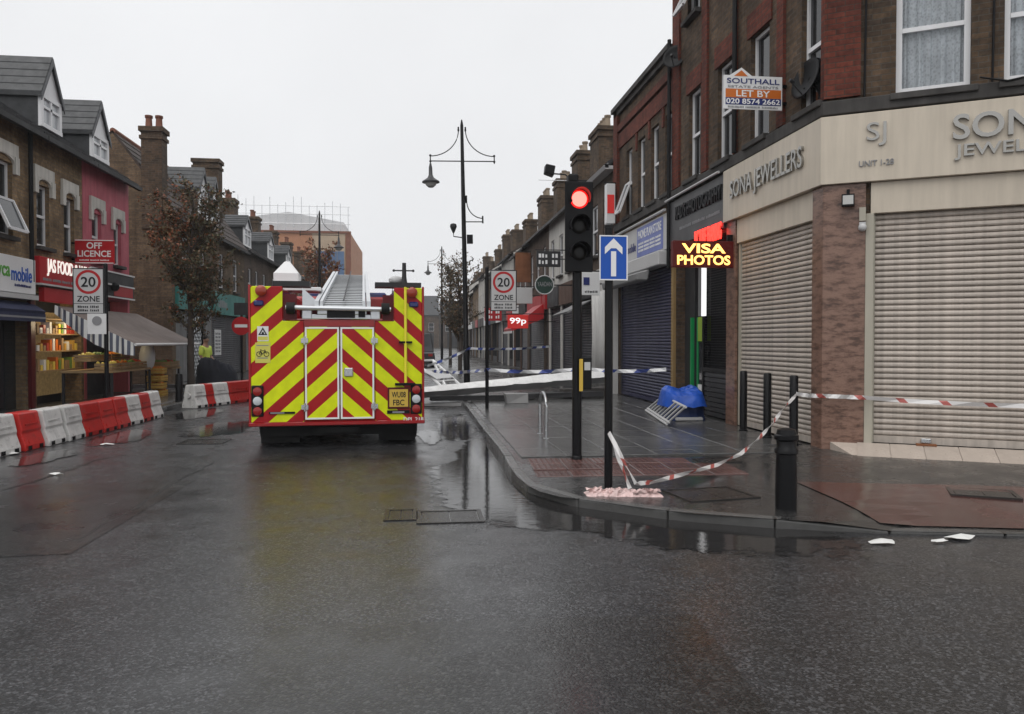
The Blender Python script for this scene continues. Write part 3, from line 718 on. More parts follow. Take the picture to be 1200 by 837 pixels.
def shutter(fr, u0, u1, z0, z1, d, parent, mat, pitch=.075, single=True, rail='cream_frame', label=None):
    """roller shutter: curved slats one above the other between two guide rails"""
    r = MB(); rw = .06
    bar = MB(); bar.fbox(fr, u0+rw+.004, u1-rw-.004, z0+.004, z0+.1, d-.012, d+.03); sh = bar.build('shutter', mat, parent)
    for a, b in ((u0, u0+rw), (u1-rw, u1)): r = MB(); r.fbox(fr, a, b, z0, z1, d-.03, d+.05); r.build('guide_rail', rail, sh)
    z = z0+.104; n = int((z1-z)/pitch); pitch = (z1-z)/n
    prof = [(-.006, 0), (.012, .08), (.022, .3), (.02, .6), (.008, .82), (-.012, .92), (-.016, 1.0), (-.02, 1.0), (-.02, 0)]
    L = u1-u0-2*rw-.008
    def slatmesh(zs):
        s = MB()
        for zz in zs:
            pr = [(p[0], p[1]*pitch*.985) for p in prof]; a = fr(u0+rw+.004, 0, 0); b = fr(u0+rw+.004+L, 0, 0)
            off = [(fr.n.x*(d+p[0]), fr.n.y*(d+p[0]), p[1]+zz) for p in pr]; s.sweep(off, a, b)
        return s
    if single:
        s = slatmesh([0]); base = fr(u0, 0, 0); me = s.mesh('slat', mat, base)
        for k in range(n): place('slat', me, sh, (base.x, base.y, z+k*pitch))
    else: tag(slatmesh([z+k*pitch for k in range(n)]).build('slats', mat, sh), kind='stuff')
    return sh
def roof_gable(fr, w, depth, ze, zr, parent, mat, ov=.22, th=.1, ridge_at=None):
    """pitched roof, ridge along the street"""
    rd = -(ridge_at or depth/2); sl = (zr-ze)/abs(rd); m = MB()
    e = ov; f0 = [(e, ze-e*sl), (rd, zr), (rd, zr+th), (e, ze-e*sl+th)]
    slb = (zr-ze)/(depth+rd); b0 = [(rd, zr), (-depth-e, ze-e*slb), (-depth-e, ze-e*slb+th), (rd, zr+th)]
    for pr in (f0, b0): m.hexa([fr(0, pr[0][1], pr[0][0]), fr(w, pr[0][1], pr[0][0]), fr(w, pr[1][1], pr[1][0]), fr(0, pr[1][1], pr[1][0]),
                               fr(0, pr[3][1], pr[3][0]), fr(w, pr[3][1], pr[3][0]), fr(w, pr[2][1], pr[2][0]), fr(0, pr[2][1], pr[2][0])])
    ro = m.build('roof', mat, parent)
    r = MB(); r.tube([fr(0, zr+th*.9, rd), fr(w, zr+th*.9, rd)], .1, 8); r.build('ridge', 'terracotta' if mat == 'tile_brown' else 'lead_grey', ro)
    # slate courses as thin raised rows on the street slope
    n = int(math.hypot(abs(rd)+e, zr-ze)/.32); cr = MB()
    for k in range(n):
        t0, t1 = k/n, (k+1)/n; d0, d1 = e+(rd-e)*t0, e+(rd-e)*t1; z0, z1 = ze-e*sl+th+(zr-ze+e*sl)*t0, ze-e*sl+th+(zr-ze+e*sl)*t1
        cr.hexa([fr(.01, z0, d0), fr(w-.01, z0, d0), fr(w-.01, z1, d1), fr(.01, z1, d1), fr(.01, z0+.03, d0+.01), fr(w-.01, z0+.03, d0+.01), fr(w-.01, z1+.004, d1), fr(.01, z1+.004, d1)])
    tag(cr.build('slate_courses', mat, ro), kind='stuff')
    g = MB(); zg = ze-e*sl-.02
    g.fbox(fr, 0, w, zg-.04, zg+.06, e-.01, e+.1); g.build('gutter', 'black_plastic', parent)
    return ro
def chimney(parent, x, y, z0, z1, wxd, wyd, pots, mat='brown_brick', pot='terracotta', along='y'):
    m = MB(); m.box(x-wxd/2, x+wxd/2, y-wyd/2, y+wyd/2, z0, z1)
    m.box(x-wxd/2-.05, x+wxd/2+.05, y-wyd/2-.05, y+wyd/2+.05, z1-.42, z1-.3); m.box(x-wxd/2-.07, x+wxd/2+.07, y-wyd/2-.07, y+wyd/2+.07, z1-.16, z1+.002)
    c = m.build('chimney', mat, parent)
    for k in range(pots):
        t = (k+.5)/pots-.5; px, py = (x, y+t*wyd) if along == 'y' else (x+t*wxd, y)
        q = MB(); q.lathe([(.13, 0), (.12, .1), (.105, .35), (.135, .38), (.135, .45), (.1, .46)], (px, py, z1), 10); q.build('chimney_pot', pot, c, smooth=True)
    return c
def dormer(fr, u0, u1, zs, zw, zp, d, parent, back=2.2, cheek='slate'):
    """gabled dormer facing the street; front face at depth d behind the wall"""
    body = MB(); um = (u0+u1)/2
    body.hexa([fr(u0, zs, d-back), fr(u1, zs, d-back), fr(u1, zs, d), fr(u0, zs, d), fr(u0, zw, d-back), fr(u1, zw, d-back), fr(u1, zw, d), fr(u0, zw, d)])
    body.add([fr(u0, zw, d), fr(u1, zw, d), fr(um, zp, d), fr(u0, zw, d-back), fr(u1, zw, d-back), fr(um, zp, d-back)], [(0, 1, 2), (3, 5, 4)])
    do = body.build('dormer', cheek, parent)
    r = MB(); ov = .07; k = (zp-zw)/(um-u0)
    for s, ue in ((-1, u0-ov), (1, u1+ov)):
        ze = zw-ov*k
        r.hexa([fr(ue, ze, d-back), fr(um, zp, d-back), fr(um, zp, d+.1), fr(ue, ze, d+.1), fr(ue, ze+.09, d-back), fr(um, zp+.09, d-back), fr(um, zp+.09, d+.1), fr(ue, ze+.09, d+.1)])
    ro = r.build('dormer_roof', 'slate', do)
    n = 5; cr = MB()
    for s, ue in ((-1, u0-ov), (1, u1+ov)):
        ze = zw-ov*k
        for i in range(n):
            a, b = i/n, (i+1)/n; ua, ub = ue+(um-ue)*a, ue+(um-ue)*b; za, zb = ze+.09+(zp-ze)*a, ze+.09+(zp-ze)*b
            cr.hexa([fr(ua, za, d-back), fr(ub, zb, d-back), fr(ub, zb, d+.11), fr(ua, za, d+.11), fr(ua, za+.03, d-back), fr(ub, zb+.004, d-back), fr(ub, zb+.004, d+.11), fr(ua, za+.03, d+.11)])
    tag(cr.build('dormer_slates', 'slate', do), kind='stuff')
    b = MB()      # white barge boards and front
    for ue in (u0-ov, u1+ov):
        ze = zw-ov*k; b.hexa([fr(ue, ze-.1, d+.105), fr(um, zp-.12, d+.105), fr(um, zp-.12, d+.13), fr(ue, ze-.1, d+.13), fr(ue, ze+.06, d+.105), fr(um, zp+.06, d+.105), fr(um, zp+.06, d+.13), fr(ue, ze+.06, d+.13)])
    b.build('barge_board', 'lead_grey', do)
    f = MB(); f.fbox(fr, u0, u1, zs, zs+.1, d+.002, d+.09); f.fbox(fr, u0, u0+.12, zs+.1, zw, d+.002, d+.08); f.fbox(fr, u1-.12, u1, zs+.1, zw, d+.002, d+.08)
    f.fbox(fr, u0+.12, u1-.12, zw-.1, zw, d+.002, d+.08); f.fbox(fr, um-.04, um+.04, zs+.1, zw-.1, d+.002, d+.07); f.fbox(fr, u0+.12, u1-.12, zs+(zw-zs)*.62-.03, zs+(zw-zs)*.62+.03, d+.002, d+.07)
    f.add([fr(u0, zw, d+.05), fr(u1, zw, d+.05), fr(um, zp-.06, d+.05)], [(0, 1, 2)])
    f.build('dormer_window', 'white_upvc', do)
    g = MB(); g.add([fr(u0+.1, zs+.08, d+.02), fr(u1-.1, zs+.08, d+.02), fr(u1-.1, zw-.08, d+.02), fr(u0+.1, zw-.08, d+.02)], [(0, 1, 2, 3)]); g.build('dormer_pane', 'pane_blind', do, recalc=False)
    return do
def shell(fr, w, depth, z1, m, mi=0, z0=0, u0=0):      # side, back and top walls behind a facade
    m.add([fr(u0, z0), fr(u0, z0, -depth), fr(u0, z1, -depth), fr(u0, z1)], [(0, 1, 2, 3)], mi)
    m.add([fr(w, z0), fr(w, z0, -depth), fr(w, z1, -depth), fr(w, z1)], [(0, 1, 2, 3)], mi)
    m.add([fr(u0, z0, -depth), fr(w, z0, -depth), fr(w, z1, -depth), fr(u0, z1, -depth)], [(0, 1, 2, 3)], mi)
def gable_ends(fr, w, depth, ze, zr, m, ridge_at=None, mi=0):
    rd = -(ridge_at or depth/2)
    for u in (0, w): m.add([fr(u, ze), fr(u, ze, -depth), fr(u, zr, rd)], [(0, 1, 2)], mi)

# ------------------------------------------------------------------ corner building with the jewellers' and the photo shop
u2 = Vector((.859, -.512)).normalized(); n2 = Vector((-u2.y*-1, 0)); n2 = Vector((u2.y, -u2.x))
CX, CY = 5.6, 10.05
F1 = Fr((CX, CY), (0, 1), (-1, 0)); F2 = Fr((CX, CY), u2, n2)
cb = thing('corner_building', (CX, CY, 0), 'three storey brown brick corner building with cream shuttered jewellery shop', 'building')
L1, L2, HT = 6.4, 9.0, 11.2
w1 = [(.08, .72, 4.93, 6.72), (1.76, 2.46, 4.93, 6.72), (3.2, 3.9, 4.93, 6.72), (4.8, 5.45, 4.93, 6.72), (4.85, 5.55, 8.25, 9.7), (3.2, 3.9, 8.25, 9.7), (1.76, 2.46, 8.25, 9.7)]
shop1 = [(.26, 2.93, 0, 3.74, .12), (3.36, 6.2, 0, 3.6, .3)]
w2 = [(.85, 1.72, 4.88, 6.75), (2.08, 2.9, 4.88, 6.75), (4.4, 5.3, 4.88, 6.75), (.85, 1.72, 8.2, 9.7), (2.08, 2.9, 8.2, 9.7)]
shop2 = [(.55, 7.5, 0, 3.74, .12)]
m = MB(); m.facade(F1, L1, 0, HT, w1+shop1, .13); m.facade(F2, L2, 0, HT, w2+shop2, .13)
m.add([F1(L1, 0), F1(L1, 0, -9), F1(L1, HT, -9), F1(L1, HT)], [(0, 1, 2, 3)])
e2 = F2(L2, 0); m.add([e2, (e2.x+2, e2.y+7, 0), (e2.x+2, e2.y+7, HT), F2(L2, HT)], [(0, 1, 2, 3)])
m.add([F1(L1, 0, -9), (e2.x+2, e2.y+7, 0), (e2.x+2, e2.y+7, HT), F1(L1, HT, -9)], [(0, 1, 2, 3)])
m.add([F1(0, HT), F1(L1, HT), F1(L1, HT, -9), (e2.x+2, e2.y+7, HT), F2(L2, HT)], [(0, 1, 2, 3, 4)])
cw = m.build('wall', 'brown_brick', cb, recalc=False)
for q in w1: window(F1, *q, cb, .13, tilt=(q[0] == 4.85), curtain=None)
for q in w2: window(F2, *q, cb, .13, curtain='lace', mid=.46, fw=.075)
# red brick pilasters and window heads
def redpil(fr, u0, u1, z0, z1, d=.05): m = MB(); m.fbox(fr, u0, u1, z0, z1, .001, d); return m.build('pilaster', 'red_brick', cb)
for q in ((2.98, 3.1), (5.95, 6.38), (4.35, 4.62), (1.2, 1.42)): redpil(F1, *q, 4.92, HT)
m = MB(); m.prism([F1(.06, 0).xy, F1(.06, 0, .06).xy, (CX-.06, CY-.568*.06), F2(.42, 0, .06).xy, F2(.42, 0, 0).xy, (CX+.1, CY+.1)], 4.92, HT); m.build('corner_pilaster', 'red_brick', cb)
for q in w1:
    if q[2] < 6 and q[0] > .5: m = MB(); m.fbox(F1, q[0]-.1, q[1]+.1, q[3]+.002, q[3]+.4, .001, .03); m.build('window_head', 'red_brick', cb)
# dark ledge between shopfronts and brick
def offpoly(u1a, u2b, d0, d1, z0, z1, name, mat, bev=0):
    m = MB(); c = lambda d: (CX-d, CY-.568*d)
    m.prism([F1(u1a, 0, d0).xy, c(d0), F2(u2b, 0, d0).xy, F2(u2b, 0, d1).xy, c(d1), F1(u1a, 0, d1).xy], z0, z1); return m.build(name, mat, cb, bev=bev)
offpoly(6.38, L2, .001, .09, 4.69, 4.88, 'ledge', 'dark_stone', .01)
fas = offpoly(3.33, 7.8, .001, .12, 3.74, 4.66, 'shop_fascia', 'cream_panel', .006)
# fascia seams and lower box panels above the shutters
for fr, u in ((F1, 1.7), (F2, 3.4), (F2, 5.8)):
    m = MB(); m.fbox(fr, u-.004, u+.004, 3.75, 4.65, .119, .1225); m.build('fascia_seam', 'cream_frame', fas)
m = MB(); m.fbox(F1, .27, 2.92, 3.32, 3.735, -.11, .03); m.build('shutter_box', 'cream_panel', cb, bev=.006)
m = MB(); m.fbox(F2, .56, 7.49, 3.32, 3.735, -.11, .05); m.build('shutter_box', 'cream_panel', cb, bev=.006)
text('lettering', 'SONA JEWELLERS', .3, F1(1.66, 4.2, .14), (0, -1, 0), 'letter_steel', fas, .022, .012, 2.55)
text('monogram', 'SJ', .24, F2(.62, 4.36, .135), (*u2, 0), 'letter_steel', fas, .012, .0, .24)
text('unit_number', 'UNIT 1-28', .075, F2(.62, 3.98, .13), (*u2, 0), 'letter_grey', fas, .006, .01, .42)
text('lettering', 'SONA', .31, F2(2.13, 4.34, .14), (*u2, 0), 'letter_steel', fas, .03, .02, 1.25)
text('lettering', 'JEWELLERS', .15, F2(2.2, 4.02, .135), (*u2, 0), 'letter_steel', fas, .02, .015, 1.35)
# granite pillar round the corner
m = MB(); c = lambda d: (CX-d, CY-.568*d)
m.prism([F1(.255, 0, .002).xy, F1(.255, 0, .06).xy, c(.06), c(.002)], .05, 3.735); m.build('pillar_cladding', 'granite', cb, bev=.004)
m = MB(); m.prism([c(.002), c(.058), F2(.5, 0, .06).xy, F2(.5, 0, .002).xy], .05, 3.735); m.build('pillar_cladding', 'granite', cb, bev=.004)
m = MB(); m.fbox(F1, 2.935, 3.33, .05, 3.735, .002, .05); m.build('pillar_cladding', 'granite', cb, bev=.004)
shutter(F1, .265, 2.925, .125, 3.318, -.06, cb, 'slat_cream')
shutter(F2, .56, 7.49, .225, 3.318, -.05, cb, 'slat_cream')
m = MB(); m.fbox(F2, .5, .6, .2, 3.32, .003, .07); m.build('shutter_post', 'cream_frame', cb, bev=.005)
for u_ in (.47, 1.95, 3.3): m = MB(); m.tube([F2(u_, 4.9, .03), F2(u_+.02, 7, .03), F2(u_-.01, 9, .03), F2(u_, 11, .03)], .014, 6); m.build('cable', 'black_plastic', cb)
m = MB(); m.tube([F2(1.8, 4.95, .12), F2(2.1, 4.86, .14), F2(2.6, 4.93, .12)], .012, 6); m.build('cable', 'black_plastic', cb)
m = MB(); m.tube([F1(2.9, 4.9, .1), F1(2.9, 11, .1)], .045, 8); m.build('drainpipe', 'black_plastic', cb)
m = MB(); m.tube([F1(6.37, 3.2, .12), F1(6.37, 8.2, .12)], .045, 8); m.build('drainpipe', 'black_plastic', cb)
for u_ in (1.25, 4.1):      # shutter locks at the foot of the wide shutter
    m = MB(); m.fbox(F2, u_-.06, u_+.06, .25, .31, -.01, .03); m.build('shutter_lock', 'steel', cb, bev=.006)
    m = MB(); m.fbox(F2, u_-.12, u_+.12, .222, .245, .0, .1); m.build('lock_plate', 'rust_brown', cb)
# tiled threshold, tile by tile
def ramp_pt(u, d, dz=0): return F2(u, .218-.125*(d-.066)/.5+dz, d)
th = MB(); q_ = [(.08, .066), (.4, .566), (7.5, .566), (7.5, .066)]
th.hexa([F2(u, .0, d) for u, d in q_]+[ramp_pt(u, d, -.004) for u, d in q_]); tho = th.build('threshold', 'tile_cream', cb)
tl_ = MB(); q_ = [(0, .066), (0, .56), (.392, .56), (.392, .066)]; tl_.hexa([ramp_pt(u, d, -.002) for u, d in q_]+[ramp_pt(u, d, .008) for u, d in q_]); tme = tl_.mesh('threshold_tile', 'tile_cream', F2(0, 0, 0))
for k in range(17): p = F2(.42+k*.4, 0, 0); place('threshold_tile', tme, tho, p)
# flood lamp, junction box, dome camera by the pillar
m = MB(); m.fbox(F2, .2, .36, 3.42, 3.58, .1, .2); m.fbox(F2, .26, .3, 3.5, 3.66, .06, .1); l = m.build('flood_lamp', 'black_plastic', cb)
m = MB(); m.fbox(F2, .215, .345, 3.44, 3.56, .2, .206); m.build('lamp_lens', 'lampglass', l)
m = MB(); m.fbox(F2, .42, .5, 3.22, 3.4, .061, .12); m.build('junction_box', 'cream_frame', cb)
m = MB(); m.ball(F2(.46, 3.13, .12), .055, 12); m.fbox(F2, .42, .5, 3.15, 3.2, .061, .14); m.build('dome_camera', 'sign_grey', cb, smooth=True)
m = MB(); m.ball(F1(3.1, 3.2, .12), .06, 12); m.build('dome_camera', 'sign_grey', cb, smooth=True)
# ---- photo shop in the same building
pf = MB(); pf.fbox(F1, 3.34, 6.35, 3.66, 4.62, .002, .1); pfo = pf.build('photo_fascia', 'dark_panel', cb)
text('lettering', "KAD'S PHOTOGRAPHY", .27, F1(4.65, 4.33, .12), (0, -1, 0), 'letter_black', pfo, .02, .012, 2.5)
print_rows(pfo, F1(4.6, 3.98, .103), (0, -1, 0), 2.2, .1, 1, 'letter_grey', 3)
m = MB(); m.tube([F1(3.35, 4.66, .2), F1(6.35, 4.66, .2)], .025, 8); m.build('light_bar', 'sign_grey', cb)
m = MB(); m.fbox(F1, 3.36, 6.2, .1, 3.6, -.34, -.3); m.build('shop_back', 'shop_dark', cb)
m = MB(); m.fbox(F1, 6.2, 6.36, .1, 3.62, .002, .06); m.build('timber_post', 'wood_post', cb)
m = MB(); m.fbox(F1, 5.6, 6.19, .1, 3.6, -.29, -.2); m.build('dark_frame', 'charcoal', cb)
m = MB(); m.fbox(F1, 5.42, 5.47, .12, 2.1, -.28, -.2); m.fbox(F1, 5.61, 5.67, .12, 2.1, -.199, -.13); m.build('door_frame', 'door_green', cb)
m = MB(); m.fbox(F1, 4.9, 5.4, 2.12, 3.3, -.28, -.2); m.build('light_panel', 'grey_render', cb)
m = MB(); m.fbox(F1, 4.9, 5.4, .12, .7, -.28, -.2); m.build('lower_panel', 'sign_white', cb)
m = MB(); m.fbox(F1, 4.9, 5.41, 1.6, 2.1, -.28, -.2); m.build('lime_panel', 'lime_green', cb)
m = MB(); m.fbox(F1, 4.9, 5.41, .72, 1.58, -.27, -.22); m.build('shop_glass', 'glass', cb)
m = MB(); m.fbox(F1, 4.55, 4.72, 2.1, 3.15, -.05, -.01); m.build('lit_tube', 'tube_white', cb)
gr = MB()      # black grille door: frame, solid foot of slats and an open lattice
gr.fbox(F1, 3.4, 3.48, .12, 3.5, -.16, -.08); gr.fbox(F1, 4.78, 4.86, .12, 3.5, -.16, -.08); gr.fbox(F1, 3.48, 4.78, 1.0, 1.08, -.16, -.08)
gro = gr.build('grille_door', 'black_metal', cb)
lt = MB()
for k in range(27):
    u = 3.5+k*.049; lt.tube([F1(u, 1.08, -.12), F1(u, 3.4, -.12)], .005, 5)
for k in range(46):
    z = 1.1+k*.05; lt.tube([F1(3.48, z, -.115), F1(4.78, z, -.115)], .005, 5)
tag(lt.build('lattice', 'black_metal', gro), kind='stuff')
fm = MB(); fm.fbox(F1, 3.485, 4.775, 0, .08, -.14, -.1); fme = fm.mesh('door_slat', 'slat_black', F1(0, 0, 0))
for k in range(9): place('door_slat', fme, gro, (CX, CY, .14+k*.095))
text('neon_lettering', 'PICTURE FRAMING', .3, F1(4.05, 3.62, .13), (0, -1, 0), 'red_neon', cb, .01, .02, 1.35)
# ------------------------------------------------------------------ lower parapet building with the blue shutter
FB = Fr((5.6, 16.46), (0, 1), (-1, 0)); LB = 4.98
pb = thing('parapet_building', (5.6, 16.46, 0), 'two storey brick building with red brick bands and sloping parapet above blue shutter', 'building')
wB = [(.02, .58, 4.93, 6.72), (1.05, 1.65, 4.93, 6.72), (2.15, 2.75, 4.93, 6.72), (3.3, 3.85, 4.93, 6.72)]
m = MB(); m.facade(FB, LB, 0, 8.0, wB+[(.1, 4.55, 0, 3.65, .2)], .13); shell(FB, LB, 8, 8.0, m); m.add([FB(0, 8.0), FB(LB, 8.0), FB(LB, 8.0, -8), FB(0, 8.0, -8)], [(0, 1, 2, 3)])
m.build('wall', 'brown_brick', pb, recalc=False)
for i, q in enumerate(wB): window(FB, *q, pb, .13, tilt=(i == 3))
for z0, z1, d in ((6.95, 7.35, .04), (7.42, 7.6, .07)):
    m = MB(); m.fbox(FB, 0, LB-.4, z0, z1, .001, d); m.build('red_band', 'red_brick', pb)
m = MB(); m.fbox(FB, LB-.4, LB-.001, 4.9, 8.05, .001, .08); m.build('pilaster', 'red_brick', pb)
for a, b in ((.62, .75), (1.69, 1.82), (2.79, 2.92)): m = MB(); m.fbox(FB, a, b, 6.5, 6.94, .001, .035); m.build('window_head', 'red_brick', pb)
m = MB(); m.fbox(FB, 0, LB, 8.02, 8.14, -.35, .16); m.fbox(FB, 0, LB, 7.9, 8.02, -.3, .08); m.build('coping', 'dark_stone', pb)
m = MB(); m.fbox(FB, 0, LB, 4.68, 4.88, .001, .09); m.build('ledge', 'dark_stone', pb)
m = MB(); m.fbox(FB, .02, 4.7, 3.66, 4.46, .002, .1); fo = m.build('shop_fascia', 'sign_grey', pb)
m = MB(); m.fbox(FB, .4, 2.45, 3.7, 4.42, .101, .112); sg = m.build('sign_panel', 'sign_periwinkle', fo)
text('lettering', 'PHONE PLAN STORE', .2, FB(1.42, 4.24, .116), (0, -1, 0), 'letter_white', fo, .003, .02, 1.85)
print_rows(fo, FB(1.42, 3.93, .114), (0, -1, 0), 1.8, .26, 3, 'letter_white', 4)
text('lettering', 'mobile', .22, FB(3.0, 4.0, .106), (0, -1, 0), 'sign_navy', fo, .003, .015, .85)
m = MB(); m.tube([FB(.1, 4.52, .16), FB(4.6, 4.52, .16)], .03, 8); m.build('light_bar', 'sign_grey', pb)
m = MB(); m.fbox(FB, .12, 4.5, 3.3, 3.62, .01, .3); m.build('awning_box', 'sign_grey', pb, bev=.02)
m = MB(); m.hexa([FB(1.0, 3.02, .26), FB(4.4, 3.02, .26), FB(4.4, 3.02, .52), FB(1.0, 3.02, .52), FB(1.0, 3.3, .2), FB(4.4, 3.3, .2), FB(4.4, 3.2, .56), FB(1.0, 3.2, .56)]); m.build('folded_awning', 'awning_grey', pb, bev=.03)
shutter(FB, .12, 4.5, .13, 3.32, -.08, pb, 'slat_blue', rail='slat_dark')
m = MB(); m.hexa([FB(4.6, .12, .02), FB(5.0, .12, .02), FB(5.0, .12, .3), FB(4.6, .12, .34), FB(4.62, 3.3, .02), FB(5.0, 3.3, .02), FB(5.0, 3.2, .2), FB(4.62, 3.2, .16)]); m.build('sheeted_pier', 'white_sheet', pb)
# ------------------------------------------------------------------ terrace beyond, right-hand side
def terrace(fr, w, ze, zr, wall, roofm, name, label, wins, shops, depth=8, chim=(), ridge_at=None, depthwin=.1, group=None, curtain=None, sillm='dark_stone'):
    o = thing(name, fr(0, 0), label, 'building', group)
    holes = [(*q, .1) for q in wins]+[(s[0], s[1], 0, s[2], .2) for s in shops]
    m = MB(); m.facade(fr, w, 0, ze, holes, depthwin); shell(fr, w, depth, ze, m); gable_ends(fr, w, depth, ze, zr, m, ridge_at); m.build('wall', wall, o, recalc=False)
    for i, q in enumerate(wins): window(fr, *q, o, .1, sill=sillm, curtain=curtain)
    if roofm: roof_gable(fr, w, depth, ze, zr, o, roofm, ridge_at=ridge_at)
    for s in shops:      # (u0,u1,z top of opening, shutter material or None, fascia material, fascia height)
        a, b, zt, smat, fmat, fh = s
        if smat: shutter(fr, a+.01, b-.01, .13, zt-.01, -.1, o, smat, .09, single=False, rail='slat_dark')
        else:
            g = MB(); g.fbox(fr, a+.01, b-.01, .5, zt-.01, -.19, -.15); sf = g.build('shop_window', 'glass', o)
            g = MB(); g.fbox(fr, a+.01, b-.01, .1, .49, -.19, -.08); g.build('stall_riser', 'charcoal', o)
            g = MB()
            for k in range(4): u = a+.03+(b-a-.1)*k/3; g.fbox(fr, u, u+.05, .5, zt-.01, -.15, -.08)
            g.build('mullions', 'charcoal', sf)
        if fmat: g = MB(); g.fbox(fr, a-.05, b+.05, zt+.003, zt+fh, .002, .12); g.build('shop_fascia', fmat, o)
    for c in chim: chimney(o, *c)
    return o
def FRr(y): return Fr((5.6, y), (0, 1), (-1, 0))
t1 = terrace(FRr(21.45), 5.4, 6.75, 9.6, 'dull_brick', 'slate', 'terrace_house', 'dark brick terrace house with grey soffit beside the parapet building', [(.6, 1.5, 4.3, 5.9), (2.2, 3.1, 4.3, 5.9), (3.9, 4.8, 4.3, 5.9)],
        [(.3, 2.4, 3.0, None, 'white_sheet', .8), (2.7, 5.1, 3.0, 'slat_dark', 'charcoal', .8)], chim=[(7.6, 24.6, 7.6, 9.6, .7, 1.1, 2, 'dull_brick', 'terracotta')])
m = MB(); m.hexa([FRr(21.45)(0, 6.5, .02), FRr(21.45)(5.4, 6.5, .02), FRr(21.45)(5.4, 6.5, .3), FRr(21.45)(0, 6.5, .3), FRr(21.45)(0, 6.6, .02), FRr(21.45)(5.4, 6.6, .02), FRr(21.45)(5.4, 6.6, .36), FRr(21.45)(0, 6.6, .36)]); m.build('soffit', 'sign_grey', t1)
# loose white sheeting hangs over the first shop
m = MB(); fr = FRr(21.45); n = 26
for k in range(n+1):
    u = .05+2.3*k/n; d = .1+.05*math.sin(k*1.1)+.03*math.sin(k*2.9)
    m.v += [fr(u, .25+.1*math.sin(k), d+.05), fr(u, 1.6, d*.8+.05), fr(u, 3.1, .16)]
    if k:
        for j in (0, 1): m.f.append([3*k-3+j, 3*k+j, 3*k+j+1, 3*k-2+j]); m.m.append(0)
sh_ = m.build('plastic_sheeting', 'white_sheet', None, fr(1.2, .12, .1), smooth=True, recalc=False); sh_.modifiers.new('s', 'SOLIDIFY').thickness = .006
tag(sh_, 'loose white plastic sheeting hanging over a shopfront beside blue shutter', 'sheeting')
terrace(FRr(26.9), 5.8, 6.6, 9.2, 'white_render', 'slate', 'terrace_house', 'white rendered terrace house behind the traffic light', [(.7, 1.5, 4.2, 5.8), (2.6, 3.4, 4.2, 5.8), (4.5, 5.3, 4.2, 5.8)],
        [(.3, 2.8, 3.0, 'slat_dark', 'brown_render', .8), (3.1, 5.5, 3.0, 'slat_dark', 'charcoal', .8)], chim=[(7.4, 30.2, 7.6, 10.0, .8, 1.5, 4, 'brown_brick', 'buff_pot')])
terrace(FRr(32.75), 6.2, 6.6, 9.0, 'dull_brick', 'slate', 'terrace_house', 'brick terrace house with red shopfront and grey shutter', [(.7, 1.5, 4.2, 5.8), (2.6, 3.4, 4.2, 5.8), (4.5, 5.3, 4.2, 5.8)],
        [(.3, 1.0, 3.0, None, 'sign_red', .7), (1.3, 5.8, 3.0, 'slat_grey', 'sign_red', .7)], chim=[(7.3, 33.6, 7.6, 9.9, .8, 1.3, 2, 'brown_brick', 'buff_pot'), (7.3, 38.4, 7.6, 9.7, .8, 1.1, 2, 'brown_brick', 'buff_pot')])
yy = 39.0; wallsR = ['brown_render', 'white_render', 'dull_brick', 'brown_brick', 'white_render', 'stock_brick', 'dull_brick', 'white_render', 'brown_brick', 'stock_brick', 'dull_brick']
look = ['brown rendered', 'white rendered narrow', 'dull brick', 'dark brick', 'white rendered tall', 'yellow stock brick', 'sooty brick', 'pale rendered', 'dark brick far', 'stock brick far', 'last dull brick']
for i in range(11):
    wd = 6.0+(i % 3)*.6; ze = 6.5+.35*(i % 2)+(.8 if i in (4, 7) else 0)
    terrace(FRr(yy), wd, ze, ze+2.4, wallsR[i], 'tile_brown' if i % 3 == 1 else 'slate', 'terrace_house', f'{look[i]} terrace house over shops down the right side of the street', [(.7, 1.6, 4.1, 5.7), (2.7, 3.6, 4.1, 5.7), (4.6, 5.4, 4.1, 5.7)],
            [(.3, 2.8, 2.9, ['slat_grey', None][i % 2], ['charcoal', 'sign_red', 'sign_white', 'sign_navy'][i % 4], .7), (3.1, wd-.3, 2.9, [None, 'slat_dark'][i % 2], ['sign_white', 'charcoal', 'dark_green'][i % 3], .7)],
            chim=[(7.6, yy+.3, ze+1, ze+3.3, .8, 1.4, 4, 'brown_brick', 'buff_pot')])
    yy += wd+.03
# ------------------------------------------------------------------ left-hand row
def FRl(y): return Fr((-8.5, y), (0, 1), (1, 0))
def stone_head(fr, u0, u1, z, parent, mat='white_stone'):
    m = MB(); um = (u0+u1)/2; w_ = (u1-u0)/2
    m.fbox(fr, u0-.16, u1+.16, z+.14, z+.4, .001, .06); m.fbox(fr, u0-.18, u0-.02, z-.22, z+.14, .001, .07); m.fbox(fr, u1+.02, u1+.18, z-.22, z+.14, .001, .07)
    for k in range(6):      # arched underside
        a, b = math.pi*k/6, math.pi*(k+1)/6
        pa, pb_ = (um-math.cos(a)*w_, z+math.sin(a)*.13), (um-math.cos(b)*w_, z+math.sin(b)*.13)
        m.hexa([fr(pa[0], pa[1], .001), fr(pb_[0], pb_[1], .001), fr(pb_[0], pb_[1], .055), fr(pa[0], pa[1], .055), fr(pa[0], z+.139, .001), fr(pb_[0], z+.139, .001), fr(pb_[0], z+.139, .055), fr(pa[0], z+.139, .055)])
    return m.build('window_head', mat, parent)
